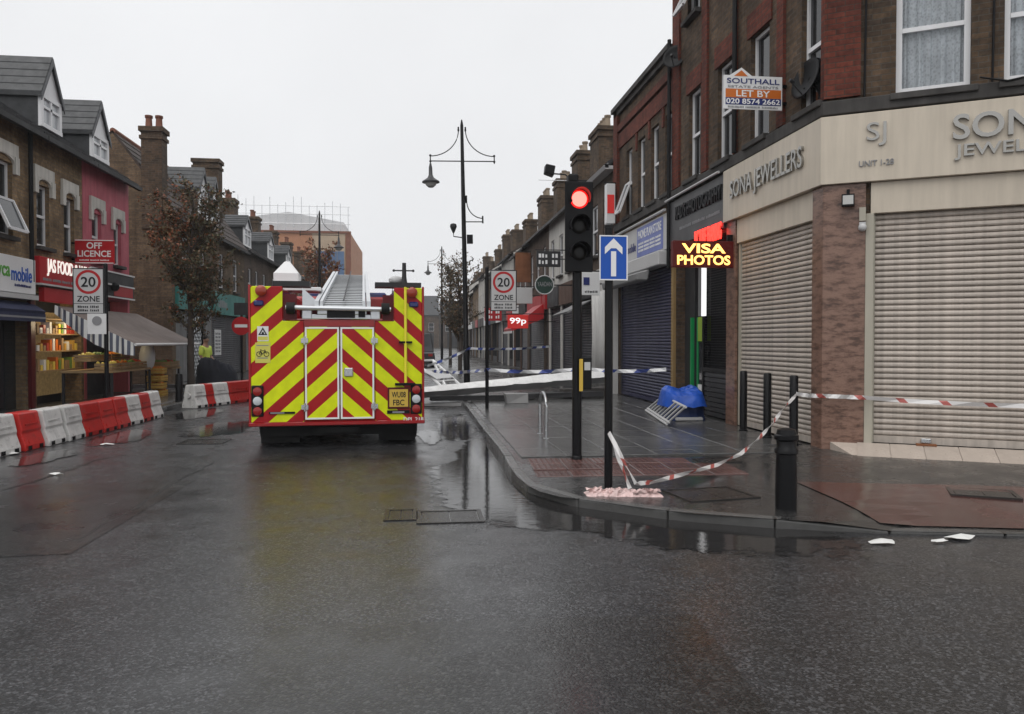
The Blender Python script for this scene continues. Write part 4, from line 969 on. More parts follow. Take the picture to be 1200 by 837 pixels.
def left_house(y, wd, wall, label, wins, shopz, dorm=None, open_i=None, heads=True, chim=()):
    fr = FRl(y); ze, zr, dp = 6.3, 8.9, 8.0
    o = thing('shop_house', fr(0, 0), label, 'building')
    m = MB(); m.facade(fr, wd, 0, ze, [(*q, .14) for q in wins]+[(.15, wd-.15, 0, shopz, .5)], .14); shell(fr, wd, dp, ze, m); gable_ends(fr, wd, dp, ze, zr, m); m.build('wall', wall, o, recalc=False)
    for i, q in enumerate(wins):
        window(fr, *q, o, .14, tilt=(i == open_i), sill='dark_stone')
        if heads: stone_head(fr, q[0], q[1], q[3], o)
    roof_gable(fr, wd, dp, ze, zr, o, 'slate', ov=.3)
    if dorm: dormer(fr, *dorm, parent=o)
    for c in chim: chimney(o, *c)
    m = MB(); m.fbox(fr, .16, wd-.16, .1, shopz-.02, -.52, -.49); m.build('shop_back', 'shop_dark', o)
    return o, fr
hA, fA = left_house(11.2, 7.0, 'stock_brick', 'yellow brick shop house with white mobile phone shop sign and blue awning', [(1.0, 1.7, 3.85, 5.3), (2.9, 3.6, 3.85, 5.3), (5.4, 6.25, 3.8, 5.35)], 2.5, open_i=2, dorm=(2.6, 4.0, 6.6, 7.7, 8.5, -.7))
hB, fB = left_house(18.23, 2.62+.0, 'stock_brick', 'yellow brick shop house with red food and wine sign and slate dormer', [(.25, .85, 3.75, 5.15), (1.6, 2.15, 3.75, 5.1)], 2.75, dorm=(1.25, 2.3, 6.7, 7.5, 8.4, -.4))
hC, fC = left_house(20.88, 3.15, 'pink_render', 'pink painted shop house with white window heads and dormer', [(.55, 1.15, 3.75, 5.0), (2.0, 2.55, 3.75, 4.95)], 2.75, dorm=(1.45, 2.6, 6.65, 7.35, 8.25, -.4))
m = MB(); m.tube([fB(-.2, 6.2, .1), fB(-.2, 2.9, .1)], .05, 8); m.build('drainpipe', 'black_plastic', hB)
# A: white sign, shutter box and awning
m = MB(); m.fbox(fA, .2, 6.9, 2.62, 3.38, .002, .14); s_ = m.build('shop_sign', 'sign_white', hA, bev=.01)
text('lettering', 'lyca', .3, fA(5.55, 3.04, .145), (0, 1, 0), 'sign_green', s_, .004, .02, .55); text('lettering', 'mobile', .3, fA(6.3, 3.02, .145), (0, 1, 0), 'sign_blue', s_, .004, .02, .85)
print_rows(s_, fA(6.35, 2.78, .144), (0, 1, 0), .7, .09, 1, 'sign_navy', 1)
m = MB(); m.fbox(fA, .2, 6.9, 2.5, 2.6, .002, .2); m.build('sign_trim', 'sign_grey', hA)
m = MB(); m.hexa([fA(.3, 2.28, .02), fA(6.95, 2.28, .02), fA(6.95, 2.2, .3), fA(.3, 2.2, .3), fA(.3, 2.45, .02), fA(6.95, 2.45, .02), fA(6.95, 2.26, .32), fA(.3, 2.26, .32)]); aw = m.build('awning', 'awning_navy', hA)
m = MB(); m.fbox(fA, .3, 6.95, 2.02, 2.2, .305, .315); m.build('valance', 'awning_navy', aw)
m = MB(); m.fbox(fA, .3, 6.95, 2.09, 2.13, .316, .32); m.build('valance_print', 'letter_grey', aw)
m = MB(); m.fbox(fA, 5.9, 6.8, .12, 2.2, -.3, -.25); m.build('shop_window', 'glass', hA)
m = MB(); m.fbox(fA, 6.8, 6.98, .12, 2.5, .002, .08); m.build('pier', 'dark_red', hA)
# B: red sign with lit letters
m = MB(); m.fbox(fB, .03, 2.6, 2.9, 3.5, .002, .16); s_ = m.build('shop_sign', 'sign_red', hB, bev=.01)
text('lettering', 'JAS FOOD & WINE', .3, fB(1.55, 3.28, .165), (0, 1, 0), 'lit_letters', s_, .012, .01, 2.4)
print_rows(s_, fB(1.3, 3.0, .164), (0, 1, 0), 2.3, .1, 1, 'letter_grey', 5)
m = MB(); m.fbox(fB, .03, 2.6, 2.86, 2.9, .002, .19); m.build('sign_trim', 'sign_grey', hB)
m = MB(); m.fbox(fB, .3, 2.6, 2.5, 2.82, .002, .12); m.build('lower_sign', 'sign_red', hB)
m = MB(); m.fbox(fB, .2, 2.4, .3, 2.3, -.48, -.44); m.build('glowing_shelf_wall', 'warm_glow_panel', hB)  # back wall glows by itself to imitate the lit shop interior
# C: red band with white rails
m = MB(); m.fbox(fC, .05, 3.1, 2.85, 3.5, .002, .14); s_ = m.build('shop_sign', 'charcoal', hC)
m = MB()
for z in (2.82, 3.16, 3.5): m.fbox(fC, .03, 3.12, z-.02, z+.02, .141, .17)
for u in (.3, 1.1): m.fbox(fC, u-.02, u+.02, 2.85, 3.5, .141, .165)
m.build('sign_rails', 'sign_white', s_)
m = MB(); m.fbox(fC, .32, 1.08, 2.86, 3.14, .141, .15); m.fbox(fC, 1.6, 3.0, 2.86, 3.14, .141, .15); m.build('sign_red_band', 'sign_red', s_)
m = MB(); m.ball(fC(1.5, 3.1, .2), .13, 10); m.build('round_lamp', 'black_plastic', s_)
# sagging canopy over B and C
cn = thing('canopy', fB(1.6, 1.5, 0), 'sagging grey brown shop canopy with striped side flap over fruit stalls', 'awning')
ya, yb = 18.5, 24.2
m = MB(); n = 14; k_ = 8
for i in range(n+1):
    for j in range(k_+1):
        t = i/n; s = j/k_; y = 19.0+(yb-19.0)*t; x = -8.35+1.75*s; z = 2.42-.9*s-.1*math.sin(math.pi*t)*math.sin(math.pi*s)
        m.v.append(Vector((x, y, z)))
        if i and j: q = i*(k_+1)+j; m.f.append([q-k_-2, q-k_-1, q, q-1]); m.m.append(0)
c_ = m.build('canvas', 'awning_canvas', cn, smooth=True); c_.modifiers.new('s', 'SOLIDIFY').thickness = .012
m = MB(); m.tube([(-6.58, 18.95, 1.52), (-6.58, yb, 1.52)], .035, 8); m.build('front_bar', 'sign_white', cn)
for y in (19.2, 24.0): m = MB(); m.tube([(-8.4, y, 1.9), (-7.4, y, 1.85), (-6.6, y, 1.5)], .02, 6); m.build('arm', 'steel', cn)
m = MB(); m.uv = []; n = 20
for i in range(n+1):
    s = i/n; x = -8.35+1.75*s; z = 2.44-.9*s; dr = .2+.26*math.sin(math.pi*min(1, s*.9)); y = 18.98+.03*math.sin(i*1.7)
    m.v += [Vector((x, y-.02, z)), Vector((x, y-.04+.02*math.sin(i*2.3), z-dr))]; m.uv += [(s*2.2, 0), (s*2.2, .0)]
    if i: m.f.append([2*i-2, 2*i, 2*i+1, 2*i-1]); m.m.append(0)
o_ = m.build('striped_flap', 'stripe_awning', cn, recalc=False); o_.modifiers.new('s', 'SOLIDIFY').thickness = .008
# OFF LICENCE sign standing out from the wall
sg = thing('hanging_sign', (-8.3, 20.25, 3.55), 'red projecting off licence sign on the yellow brick wall', 'sign')
m = MB(); m.box(-8.42, -7.5, 20.2, 20.27, 3.52, 4.12); m.build('panel', 'sign_red', sg, bev=.008)
m = MB()
for z in (3.53, 4.09): m.box(-8.41, -7.51, 20.19, 20.199, z, z+.02)
m.build('border', 'letter_white', sg)
text('lettering', 'OFF', .15, (-7.96, 20.195, 3.97), (1, 0, 0), 'letter_white', sg, .003, .025, .36); text('lettering', 'LICENCE', .15, (-7.96, 20.195, 3.77), (1, 0, 0), 'letter_white', sg, .003, .025, .78)
print_rows(sg, (-7.96, 20.197, 3.61), (1, 0, 0), .7, .05, 1, 'letter_white', 3)
for z_ in (3.6, 4.0): m = MB(); m.box(-8.5, -8.421, 20.21, 20.25, z_, z_+.05); m.build('bracket', 'black_metal', sg)
# ---- past the side street: gable-ended brick house with the big chimney, then the row
fD = FRl(28.0)
hD = terrace(fD, 11.2, 6.2, 8.75, 'gable_brick', 'tile_brown', 'gable_house', 'long brown brick house with gable end, big chimneys and teal shopfront', [(1.2, 2.0, 3.9, 5.4), (3.4, 4.2, 3.9, 5.4), (6.4, 7.2, 3.9, 5.4), (9.0, 9.8, 3.9, 5.4)],
        [(.4, 4.6, 2.75, None, 'sign_teal', .85), (5.2, 10.8, 2.75, 'slat_dark', 'sign_teal', .95)], ridge_at=1.9, depth=6.0,
        chim=[(-9.12, 28.25, 5.5, 9.0, .68, .6, 2, 'brown_brick', 'terracotta', 'x'), (-9.4, 36.2, 7.0, 9.75, 1.1, .7, 0, 'brown_brick')])
for d_ in ((4.2, 5.4), (6.0, 7.2)): dormer(fD, *d_, 6.6, 7.75, 8.6, -.25, parent=hD, back=1.6, cheek='dull_brick')
m = MB(); m.fbox(fD, .45, 1.9, .12, 2.7, -.1, -.06); m.build('grey_door_panel', 'grey_render', hD)
m = MB(); m.fbox(fD, 3.9, 4.9, .12, 2.75, .003, .06); m.build('grey_pier', 'grey_render', hD)
m = MB()      # concertina gate
for k in range(9):
    u = 2.05+k*.2
    for j in range(9): z = .2+j*.28; m.tube([fD(u, z, -.07), fD(u+.2, z+.28, -.07)], .012, 4); m.tube([fD(u+.2, z, -.065), fD(u, z+.28, -.065)], .012, 4)
tag(m.build('concertina_gate', 'steel', hD), kind='stuff')
m = MB(); m.fbox(fD, 5.9, 7.0, 1.0, 2.1, -.085, -.075); m.build('poster', 'sign_white', hD)
print_rows(hD, fD(6.45, 1.55, -.073), (0, 1, 0), .85, .9, 6, 'letter_grey', 2)
print_rows(hD, fD(6.6, 3.2, .122), (0, 1, 0), 1.6, .5, 1, 'letter_grey', 1)
m = MB(); m.box(-8.95, -8.55, 27.97, 27.995, 1.5, 1.72); m.build('street_plate', 'sign_white', hD)
print_rows(hD, (-8.75, 27.968, 1.61), (1, 0, 0), .32, .16, 2, 'letter_black', 2)
yl = 39.25; wl = ['dull_brick', 'brown_brick', 'stock_brick', 'white_render', 'dull_brick', 'brown_brick', 'stock_brick']
lk = ['sooty brick', 'dark brick', 'yellow brick', 'white rendered', 'plain dull brick', 'deep brown brick', 'pale stock brick']
for i in range(7):
    wd = 6.4; f_ = FRl(yl)
    h_ = terrace(f_, wd, 6.2, 8.6, wl[i], 'slate', 'terrace_house', f'{lk[i]} terrace house with dormer down the left side of the street', [(.9, 1.6, 3.8, 5.3), (2.6, 3.3, 3.8, 5.3), (4.6, 5.3, 3.8, 5.3)],
            [(.3, 2.9, 2.8, 'slat_grey', ['charcoal', 'sign_teal', 'sign_red'][i % 3], .7), (3.2, 6.1, 2.8, None, ['sign_white', 'sign_navy'][i % 2], .7)],
            chim=[(-10.6, yl+5.9, 7.6, 9.6, .8, 1.0, 2, 'brown_brick', 'terracotta')])
    if i < 3: dormer(f_, 1.6, 3.2, 6.5, 7.5, 8.1, -.4, parent=h_)
    yl += wd+.03
# ------------------------------------------------------------------ big orange block at the end, under scaffold sheeting
ob = thing('apartment_block', (-13.6, 98, 0), 'large orange clad block with blue glazing and white scaffold sheeting on top', 'building')
m = MB(); m.box(-25, -8.3, 98, 118, 0, 15.0); m.build('wall', 'facade_orange', ob)
m = MB(); m.box(-13.0, -9.0, 97.9, 97.99, 3, 15.3); m.build('sand_panel', 'facade_sand', ob)
m = MB(); m.box(-8.9, -8.31, 97.85, 97.99, 0, 15.3); m.box(-25, -8.28, 97.8, 97.99, 15.02, 15.3); m.build('edge_trim', 'terracotta', ob)
for k in range(4): m = MB(); m.box(-12.6+k*.88, -11.78+k*.88, 97.82, 97.89, 4, 12.8); m.build('glazing', 'glass_blue', ob)
m = MB(); m.box(-24.5, -9.2, 98.6, 112, 15.32, 16.5); m.add([(-24.5, 98.6, 16.5), (-16, 98.6, 17.7), (-9.2, 98.6, 16.5), (-24.5, 112, 16.5), (-16, 112, 17.7), (-9.2, 112, 16.5)], [(0, 1, 2), (5, 4, 3), (0, 3, 4, 1), (1, 4, 5, 2)]); m.build('scaffold_sheeting', 'scaffold_sheet', ob)
m = MB()
for k in range(18): x = -24.8+k*.95; m.tube([(x, 98.2, 15.3), (x, 98.2, 18.6+random.uniform(-.4, 1.2))], .04, 5)
for z in (16.2, 17.4, 18.4): m.tube([(-25, 98.2, z), (-8.4, 98.2, z)], .04, 5)
m.build('scaffold_poles', 'steel', ob)
# houses closing the view at the far end of the street
for i, (x0, x1, y, ze, zr, wl_, lb) in enumerate(((-7.8, -1.5, 190, 7, 10.5, 'white_render', 'white rendered gabled house closing the far end of the street'), (-1.2, 5.0, 185, 8, 12.5, 'brown_brick', 'brown brick gabled house closing the far end of the street'), (5.3, 14, 188, 8, 11.5, 'dull_brick', 'dull brick house closing the far end of the street'))):
    f_ = Fr((x0, y), (1, 0), (0, -1)); w_ = x1-x0
    terrace(f_, w_, ze, zr, wl_, 'slate', 'far_house', lb, [(w_*.15, w_*.35, 4, 6), (w_*.6, w_*.8, 4, 6)], [(w_*.2, w_*.8, 2.8, None, 'charcoal', .8)])
# ================================================================== FIRE ENGINE (front turned 4 degrees to the left)
fe = thing('fire_engine', (-1.19, 11.75, 0), 'red fire engine with lime and red chevron rear and silver ladder', 'fire engine', rz=R(4), local=True)
HW = 1.28
def part(fn, name, mat, parent=None, **k): m = MB(); fn(m); return m.build(name, mat, parent or fe, **k)
b_ = part(lambda m: (m.box(-HW, HW, .02, 4.9, .42, 1.9), m.box(-HW, -.8, .02, 4.9, 1.9, 2.4), m.box(.83, HW, .02, 4.9, 1.9, 2.4), m.box(-.8, .83, .9, 4.9, 1.9, 1.96)), 'body', 'engine_red', bev=.02)
part(lambda m: m.slab_xz([(-HW+.03, .4), (-.5, .4), (-.5, 1.9), (-.8, 1.9), (-.8, 2.41), (-HW+.03, 2.41)], -.012, .019), 'rear_panel', 'chevron', bev=.006)
part(lambda m: m.box(-HW-.005, -HW+.029, -.014, .019, .38, 2.43), 'corner_trim', 'engine_red', bev=.006); part(lambda m: m.box(HW-.029, HW+.005, -.014, .019, .38, 2.43), 'corner_trim', 'engine_red', bev=.006)
part(lambda m: m.slab_xz([(.545, .4), (HW-.03, .4), (HW-.03, 2.41), (.83, 2.41), (.83, 1.9), (.545, 1.9)], -.012, .019), 'rear_panel', 'chevron', bev=.006)
part(lambda m: m.box(-.49, .535, -.01, .019, 1.83, 1.92), 'rear_rail', 'engine_red')
part(lambda m: (m.box(-.79, -.6, .03, .06, 1.92, 2.3), m.box(.66, .82, .03, .06, 1.92, 2.3), m.box(-.6, .66, .6, .64, 1.97, 2.1)), 'ladder_bay', 'dark_red')
part(lambda m: (m.box(-HW-.01, HW+.01, -.02, .3, .34, .4), m.box(-.5, .545, -.008, .018, .4, .425)), 'bumper', 'engine_red', bev=.01)
for s, x0, x1 in ((-1, -.485, .018), (1, .03, .533)):
    d = part(lambda m: m.box(x0, x1, -.03, .012, .43, 1.815), 'rear_door', 'chevron', bev=.004)
    part(lambda m: (m.box(x0+.005, x0+.03, -.036, -.0305, .435, 1.81), m.box(x1-.03, x1-.005, -.036, -.0305, .435, 1.81), m.box(x0+.03, x1-.03, -.036, -.0305, .435, .46), m.box(x0+.03, x1-.03, -.036, -.0305, 1.785, 1.81)), 'door_edge', 'letter_white', d)
    xh = x0 if s < 0 else x1
    for z in (.62, 1.61): part(lambda m: (m.box(xh-.05, xh+.05, -.055, -.037, z-.035, z+.035), m.tube([(xh, -.05, z-.06), (xh, -.05, z+.06)], .016, 8)), 'hinge', 'steel', d)
    if s > 0:
        h = part(lambda m: m.box(.085, .22, -.055, -.0306, 1.07, 1.2), 'door_handle', 'steel', d, bev=.012)
part(lambda m: m.box(.019, .029, -.034, .01, .43, 1.815), 'door_seal', 'black_plastic')
# upper gear: beacons, strobes
for s in (-1, 1):
    x = s*1.1
    part(lambda m: m.tube([(x, -.012, 2.34), (x, -.07, 2.34), (x, -.09, 2.34)], [.085, .08, .05], 16), 'warning_lamp', 'lens_amber', smooth=True)
    part(lambda m: m.box(x-.075 + s*.03, x+.065 + s*.03, -.05, -.0125, 2.12, 2.2), 'blue_strobe', 'lens_blue', bev=.015)
    xc = s*1.16
    cl = part(lambda m: m.box(xc-.085, xc+.085, -.035, -.0125, .49, .95), 'lamp_cluster', 'black_plastic', bev=.02)
    for z, mt in ((.86, 'lens_red'), (.72, 'lens_white'), (.57, 'lens_red')):
        part(lambda m: m.tube([(xc, -.035, z), (xc, -.052, z), (xc, -.062, z)], [.066, .062, .035], 16), 'lamp', mt, cl, smooth=True)
part(lambda m: m.box(-1.0, -.63, -.03, -.0125, .525, .555), 'grab_bar', 'black_plastic'); part(lambda m: m.box(.72, 1.06, -.03, -.0125, .5, .55), 'step_bar', 'black_plastic')
part(lambda m: (m.box(-.98, -.78, -.033, -.0305, .53, .55)), 'bar_label', 'letter_grey'); part(lambda m: m.box(.8, .98, -.033, -.0305, .51, .535), 'bar_label', 'letter_grey')
pl_ = part(lambda m: m.box(.73, 1.06, -.04, -.0125, .575, .9), 'plate_frame', 'dark_red', bev=.006); part(lambda m: m.box(.755, 1.035, -.044, -.0405, .605, .87), 'number_plate', 'plate_yellow', pl_)
text('plate_lettering', 'WU08', .085, (.895, -.0465, .79), (1, 0, 0), 'letter_black', pl_, .001, .02, .21); text('plate_lettering', 'FBC', .085, (.895, -.0465, .67), (1, 0, 0), 'letter_black', pl_, .001, .02, .17)
text('fleet_number', 'DPL 218', .055, (1.12, -.016, .41), (1, 0, 0), 'letter_white', fe, .001, .02, .3)
# warning stickers
st = part(lambda m: m.box(-1.16, -1.0, -.0165, -.0125, 1.6, 1.82), 'sticker', 'sign_white')
part(lambda m: m.add([(-1.145, -.0175, 1.69), (-1.015, -.0175, 1.69), (-1.08, -.0175, 1.805), (-1.115, -.0175, 1.705), (-1.045, -.0175, 1.705), (-1.08, -.0175, 1.77)], [(0, 1, 4, 3), (1, 2, 5, 4), (2, 0, 3, 5)]) and m.add([(-1.1, -.0175, 1.705), (-1.06, -.0175, 1.705), (-1.07, -.0175, 1.74), (-1.09, -.0175, 1.735)], [(0, 1, 2, 3)]), 'sticker_print', 'letter_black', st, recalc=False)
part(lambda m: m.box(-1.15, -1.01, -.0178, -.0168, 1.615, 1.67), 'sticker_band', 'sticker_yellow', st)
st = part(lambda m: m.box(-1.19, -.975, -.0165, -.0125, 1.28, 1.58), 'sticker', 'sticker_yellow')
def bike(m):
    for cx in (-1.135, -1.03):
        m.tube([(cx+.035*math.cos(2*math.pi*k/14), -.0185, 1.41+.035*math.sin(2*math.pi*k/14)) for k in range(15)], .005, 4)
    for a, c in (((-1.135, 1.41), (-1.11, 1.46)), ((-1.11, 1.46), (-1.05, 1.46)), ((-1.11, 1.45), (-1.085, 1.41)), ((-1.085, 1.41), (-1.05, 1.46)), ((-1.135, 1.41), (-1.085, 1.41)), ((-1.03, 1.41), (-1.055, 1.48)), ((-1.12, 1.475), (-1.1, 1.475)), ((-1.11, 1.475), (-1.11, 1.455))):
        m.tube([(a[0], -.0185, a[1]), (c[0], -.0185, c[1])], .0045, 4)
part(bike, 'sticker_print', 'letter_black', st)
part(lambda m: (m.box(-1.17, -1.0, -.0178, -.0168, 1.53, 1.545), m.box(-1.16, -1.01, -.0178, -.0168, 1.345, 1.36)), 'sticker_line', 'letter_grey', st)
# ladder: beams, rungs, foot bar with black rollers
ld = part(lambda m: None or m.tube([(-.75, -.06, 2.1), (.78, -.06, 2.08)], .035, 10), 'ladder', 'ladder_alloy')
P0, P1 = Vector((0, -.04, 2.14)), Vector((0, 7.2, 3.22)); LX = (-.31, .45)
for x in LX:
    for dx, w_ in ((0, .03), (.07 if x < 0 else -.07, .02)):
        part(lambda m: m.hexa([(x+dx-w_, P0.y, P0.z-.05), (x+dx+w_, P0.y, P0.z-.05), (x+dx+w_, P1.y, P1.z-.05), (x+dx-w_, P1.y, P1.z-.05), (x+dx-w_, P0.y, P0.z+.06), (x+dx+w_, P0.y, P0.z+.06), (x+dx+w_, P1.y, P1.z+.06), (x+dx-w_, P1.y, P1.z+.06)]), 'ladder_beam', 'ladder_alloy', ld)
rm = MB(); rm.box(LX[0]+.05, LX[1]-.05, -.012, .012, -.02, -.009); rme = rm.mesh('rung', 'charcoal')
for k in range(22): p = P0.lerp(P1, (k+.6)/22.5); place('rung', rme, ld, p)
part(lambda m: m.hexa([(LX[0]+.04, P0.y+.05, P0.z-.1), (LX[1]-.04, P0.y+.05, P0.z-.1), (LX[1]-.04, P1.y, P1.z-.1), (LX[0]+.04, P1.y, P1.z-.1), (LX[0]+.04, P0.y+.05, P0.z-.02), (LX[1]-.04, P0.y+.05, P0.z-.02), (LX[1]-.04, P1.y, P1.z-.02), (LX[0]+.04, P1.y, P1.z-.02)]), 'ladder_web', 'ladder_alloy', ld)
part(lambda m: m.tube([P0+Vector((.085, -.02, .07)), P1+Vector((.085, -.02, .07))], .012, 6), 'ladder_rope', 'charcoal', ld)
for x in (-.68, .7): part(lambda m: m.tube([(x-.06, -.05, 2.09), (x+.06, -.05, 2.09)], .085, 16), 'roller', 'rubber', ld, smooth=True)
part(lambda m: (m.box(-.5, .6, -.02, .02, 1.93, 2.0), m.box(-.52, -.38, -.04, .03, 1.93, 2.06), m.box(.48, .62, -.04, .03, 1.93, 2.06), m.box(-.3, .42, -.03, .02, 2.0, 2.07)), 'ladder_cradle', 'aluminium', ld, bev=.008)
part(lambda m: (m.box(-.16, .25, -.045, -.031, 1.95, 2.06), m.box(.3, .4, -.05, -.02, 1.96, 2.08)), 'cradle_latch', 'black_plastic', ld)
part(lambda m: (m.box(-.95, -.42, .1, .5, 2.42, 2.5), m.box(.55, 1.25, .1, .5, 2.43, 2.5)), 'roof_rail', 'charcoal')
part(lambda m: m.add([(-.52, .05, 2.4), (-.25, .05, 2.14), (-.52, .05, 2.14), (-.52, .25, 2.4), (-.25, .25, 2.14), (-.52, .25, 2.14)], [(0, 1, 2), (3, 5, 4), (0, 3, 4, 1), (1, 4, 5, 2), (2, 5, 3, 0)]), 'gusset', 'aluminium')
# white light box on the roof, yellow pole with pump gear on top
part(lambda m: (m.box(-1.06, -.66, 1.2, 1.7, 2.48, 2.72), m.add([(-1.05, 1.21, 2.72), (-.67, 1.21, 2.72), (-.67, 1.69, 2.72), (-1.05, 1.69, 2.72), (-.9, 1.4, 2.92), (-.82, 1.4, 2.92), (-.82, 1.5, 2.92), (-.9, 1.5, 2.92)], [(0, 1, 5, 4), (1, 2, 6, 5), (2, 3, 7, 6), (3, 0, 4, 7), (4, 5, 6, 7)]), m.box(-1.2, -.3, 1.1, 1.8, 2.42, 2.48)), 'light_box', 'sign_white', bev=.01)
part(lambda m: m.tube([(1.0, -.05, .97), (1.0, -.05, 2.42)], .022, 10), 'ceiling_hook_pole', 'pole_yellow')
part(lambda m: (m.box(.84, 1.14, -.07, -.0125, .93, .965), m.box(.9, 1.1, -.07, -.0125, 1.57, 1.6)), 'pole_clip', 'black_plastic')
part(lambda m: (m.tube([(1.0, .3, 2.43), (1.0, .3, 2.6), (1.0, .3, 2.82)], [.06, .035, .03], 8), m.tube([(.84, .3, 2.7), (1.14, .3, 2.7)], .012, 6), m.ball((.84, .3, 2.7), .022, 8), m.ball((1.14, .3, 2.7), .022, 8)), 'mast', 'charcoal')
part(lambda m: m.ball((.88, .45, 2.56), .1, 10, sq=(1.2, 1, .7)), 'hose_coil', 'sign_grey', smooth=True)
# chassis, wheels, cab
part(lambda m: (m.box(-1.0, 1.0, .25, 7.6, .28, .43), m.box(-.3, .3, .1, 7.4, .22, .3)), 'chassis', 'underside')
part(lambda m: m.box(-1.1, 1.1, .35, .4, .15, .34), 'underrun_guard', 'underside')
for s in (-1, 1):
    for y, tw in ((1.0, 2), (5.9, 1)):
        x0, x1 = (s*1.22, s*(.66 if tw == 2 else .92))
        wh = part(lambda m: m.lathe([(.1, -.0)], (0, 0, 0)) if False else m.tube([(x0, y, .47), (x0*.985, y, .47), (x1, y, .47)], [.44, .47, .47], 24), 'wheel', 'rubber', smooth=True)
        part(lambda m: m.tube([(x0+s*.012, y, .47), (x0-s*.02, y, .47)], [.24, .27], 20), 'rim', 'steel', wh)
    part(lambda m: m.box(s*.6, s*1.17, .42, .44, .04, .42), 'mud_flap', 'rubber')
    for k in range(3):
        y0 = .4+k*1.5; lk_ = part(lambda m: m.box(s*1.281, s*1.29, y0, y0+1.35, .95 if k == 1 else .55, 2.25), 'locker_shutter', 'aluminium')
    part(lambda m: m.box(s*1.281, s*1.288, .02, 4.9, 2.27, 2.35), 'side_band', 'pole_yellow')
part(lambda m: m.hexa([(-1.24, 4.95, .5), (1.24, 4.95, .5), (1.24, 7.5, .5), (-1.24, 7.5, .5), (-1.24, 4.95, 2.55), (1.24, 4.95, 2.55), (1.18, 7.25, 2.55), (-1.18, 7.25, 2.55)]), 'cab', 'engine_red', bev=.05)
part(lambda m: m.hexa([(-1.1, 7.42, 1.45), (1.1, 7.42, 1.45), (1.1, 7.47, 1.45), (-1.1, 7.47, 1.45), (-1.05, 7.28, 2.35), (1.05, 7.28, 2.35), (1.05, 7.33, 2.35), (-1.05, 7.33, 2.35)]), 'windscreen', 'glass')
for s in (-1, 1): part(lambda m: (m.box(s*1.215, s*1.245, 5.1, 5.95, 1.5, 2.3), m.box(s*1.215, s*1.245, 6.15, 7.0, 1.5, 2.3)), 'cab_window', 'glass')
part(lambda m: m.box(-.9, .9, 6.2, 6.6, 2.56, 2.72), 'light_bar', 'lens_blue', bev=.04)
# ================================================================== STREET FURNITURE
def post_mesh(m, x, y, z0, z1, r, n=14): m.tube([(x, y, z0), (x, y, z1)], r, n)
# traffic light
T0 = Vector((1.985, 9.5, .122)); tl = thing('traffic_light', T0, 'black traffic light on a pole at the kerb showing red', 'traffic light')
X, Y = T0.x, T0.y
def tp(fn, name, mat, parent=tl, **k): m = MB(); fn(m); return m.build(name, mat, parent, **k)
tp(lambda m: (post_mesh(m, X, Y, .06, 3.5, .06), m.lathe([(.07, 0), (.07, .04), (.06, .05)], (X, Y, .11), 14)), 'pole', 'black_paint', smooth=True)
hd = tp(lambda m: (m.box(X-.178, X+.178, Y-.12, Y-.1, 2.46, 3.58), m.box(X-.14, X+.14, Y-.1, Y+.1, 2.5, 3.56)), 'signal_head', 'black_plastic', bev=.03)
for z, mt in ((3.36, 'lamp_red'), (3.03, 'lens_off'), (2.7, 'lens_off')):
    tp(lambda m: m.tube([(X, Y-.121, z), (X, Y-.135, z), (X, Y-.142, z)], [.1, .09, .05], 20), 'lens', mt, hd, smooth=True)
    if mt == 'lamp_red': tp(lambda m: m.tube([(X, Y-.1205, z), (X, Y-.128, z)], .116, 24), 'lens_rim', 'lamp_rim', hd)
    def vis(m):
        n = 16
        for k in range(n+1):
            a = R(-25)+R(230)*k/n; c_, s_ = math.cos(a), math.sin(a)
            for r, yy_ in ((.118, Y-.122), (.118, Y-.122-.13-.05*max(0, s_)), (.124, Y-.122-.13-.05*max(0, s_)), (.124, Y-.122)): m.v.append(Vector((X+r*c_, yy_, z+r*s_)))
            if k:
                for j in range(4): j2 = (j+1) % 4; m.f.append([4*k-4+j, 4*k-4+j2, 4*k+j2, 4*k+j]); m.m.append(0)
    tp(vis, 'visor', 'black_plastic', hd)
pbx = tp(lambda m: m.box(X+.03, X+.16, Y-.14, Y-.05, 1.0, 1.4), 'push_button_unit', 'black_plastic', bev=.01)
tp(lambda m: m.box(X-.0, X+.045, Y-.15, Y-.139, .98, 1.38), 'yellow_strip', 'plate_yellow', pbx)
tp(lambda m: m.box(X+.065, X+.14, Y-.145, Y-.14, 1.24, 1.34), 'wait_panel', 'sign_grey', pbx)
# detector camera on an arm above the head
tp(lambda m: m.box(X-.13, X-.0, Y-.1, Y+.06, 3.57, 3.68), 'detector', 'black_plastic', tl, bev=.02)
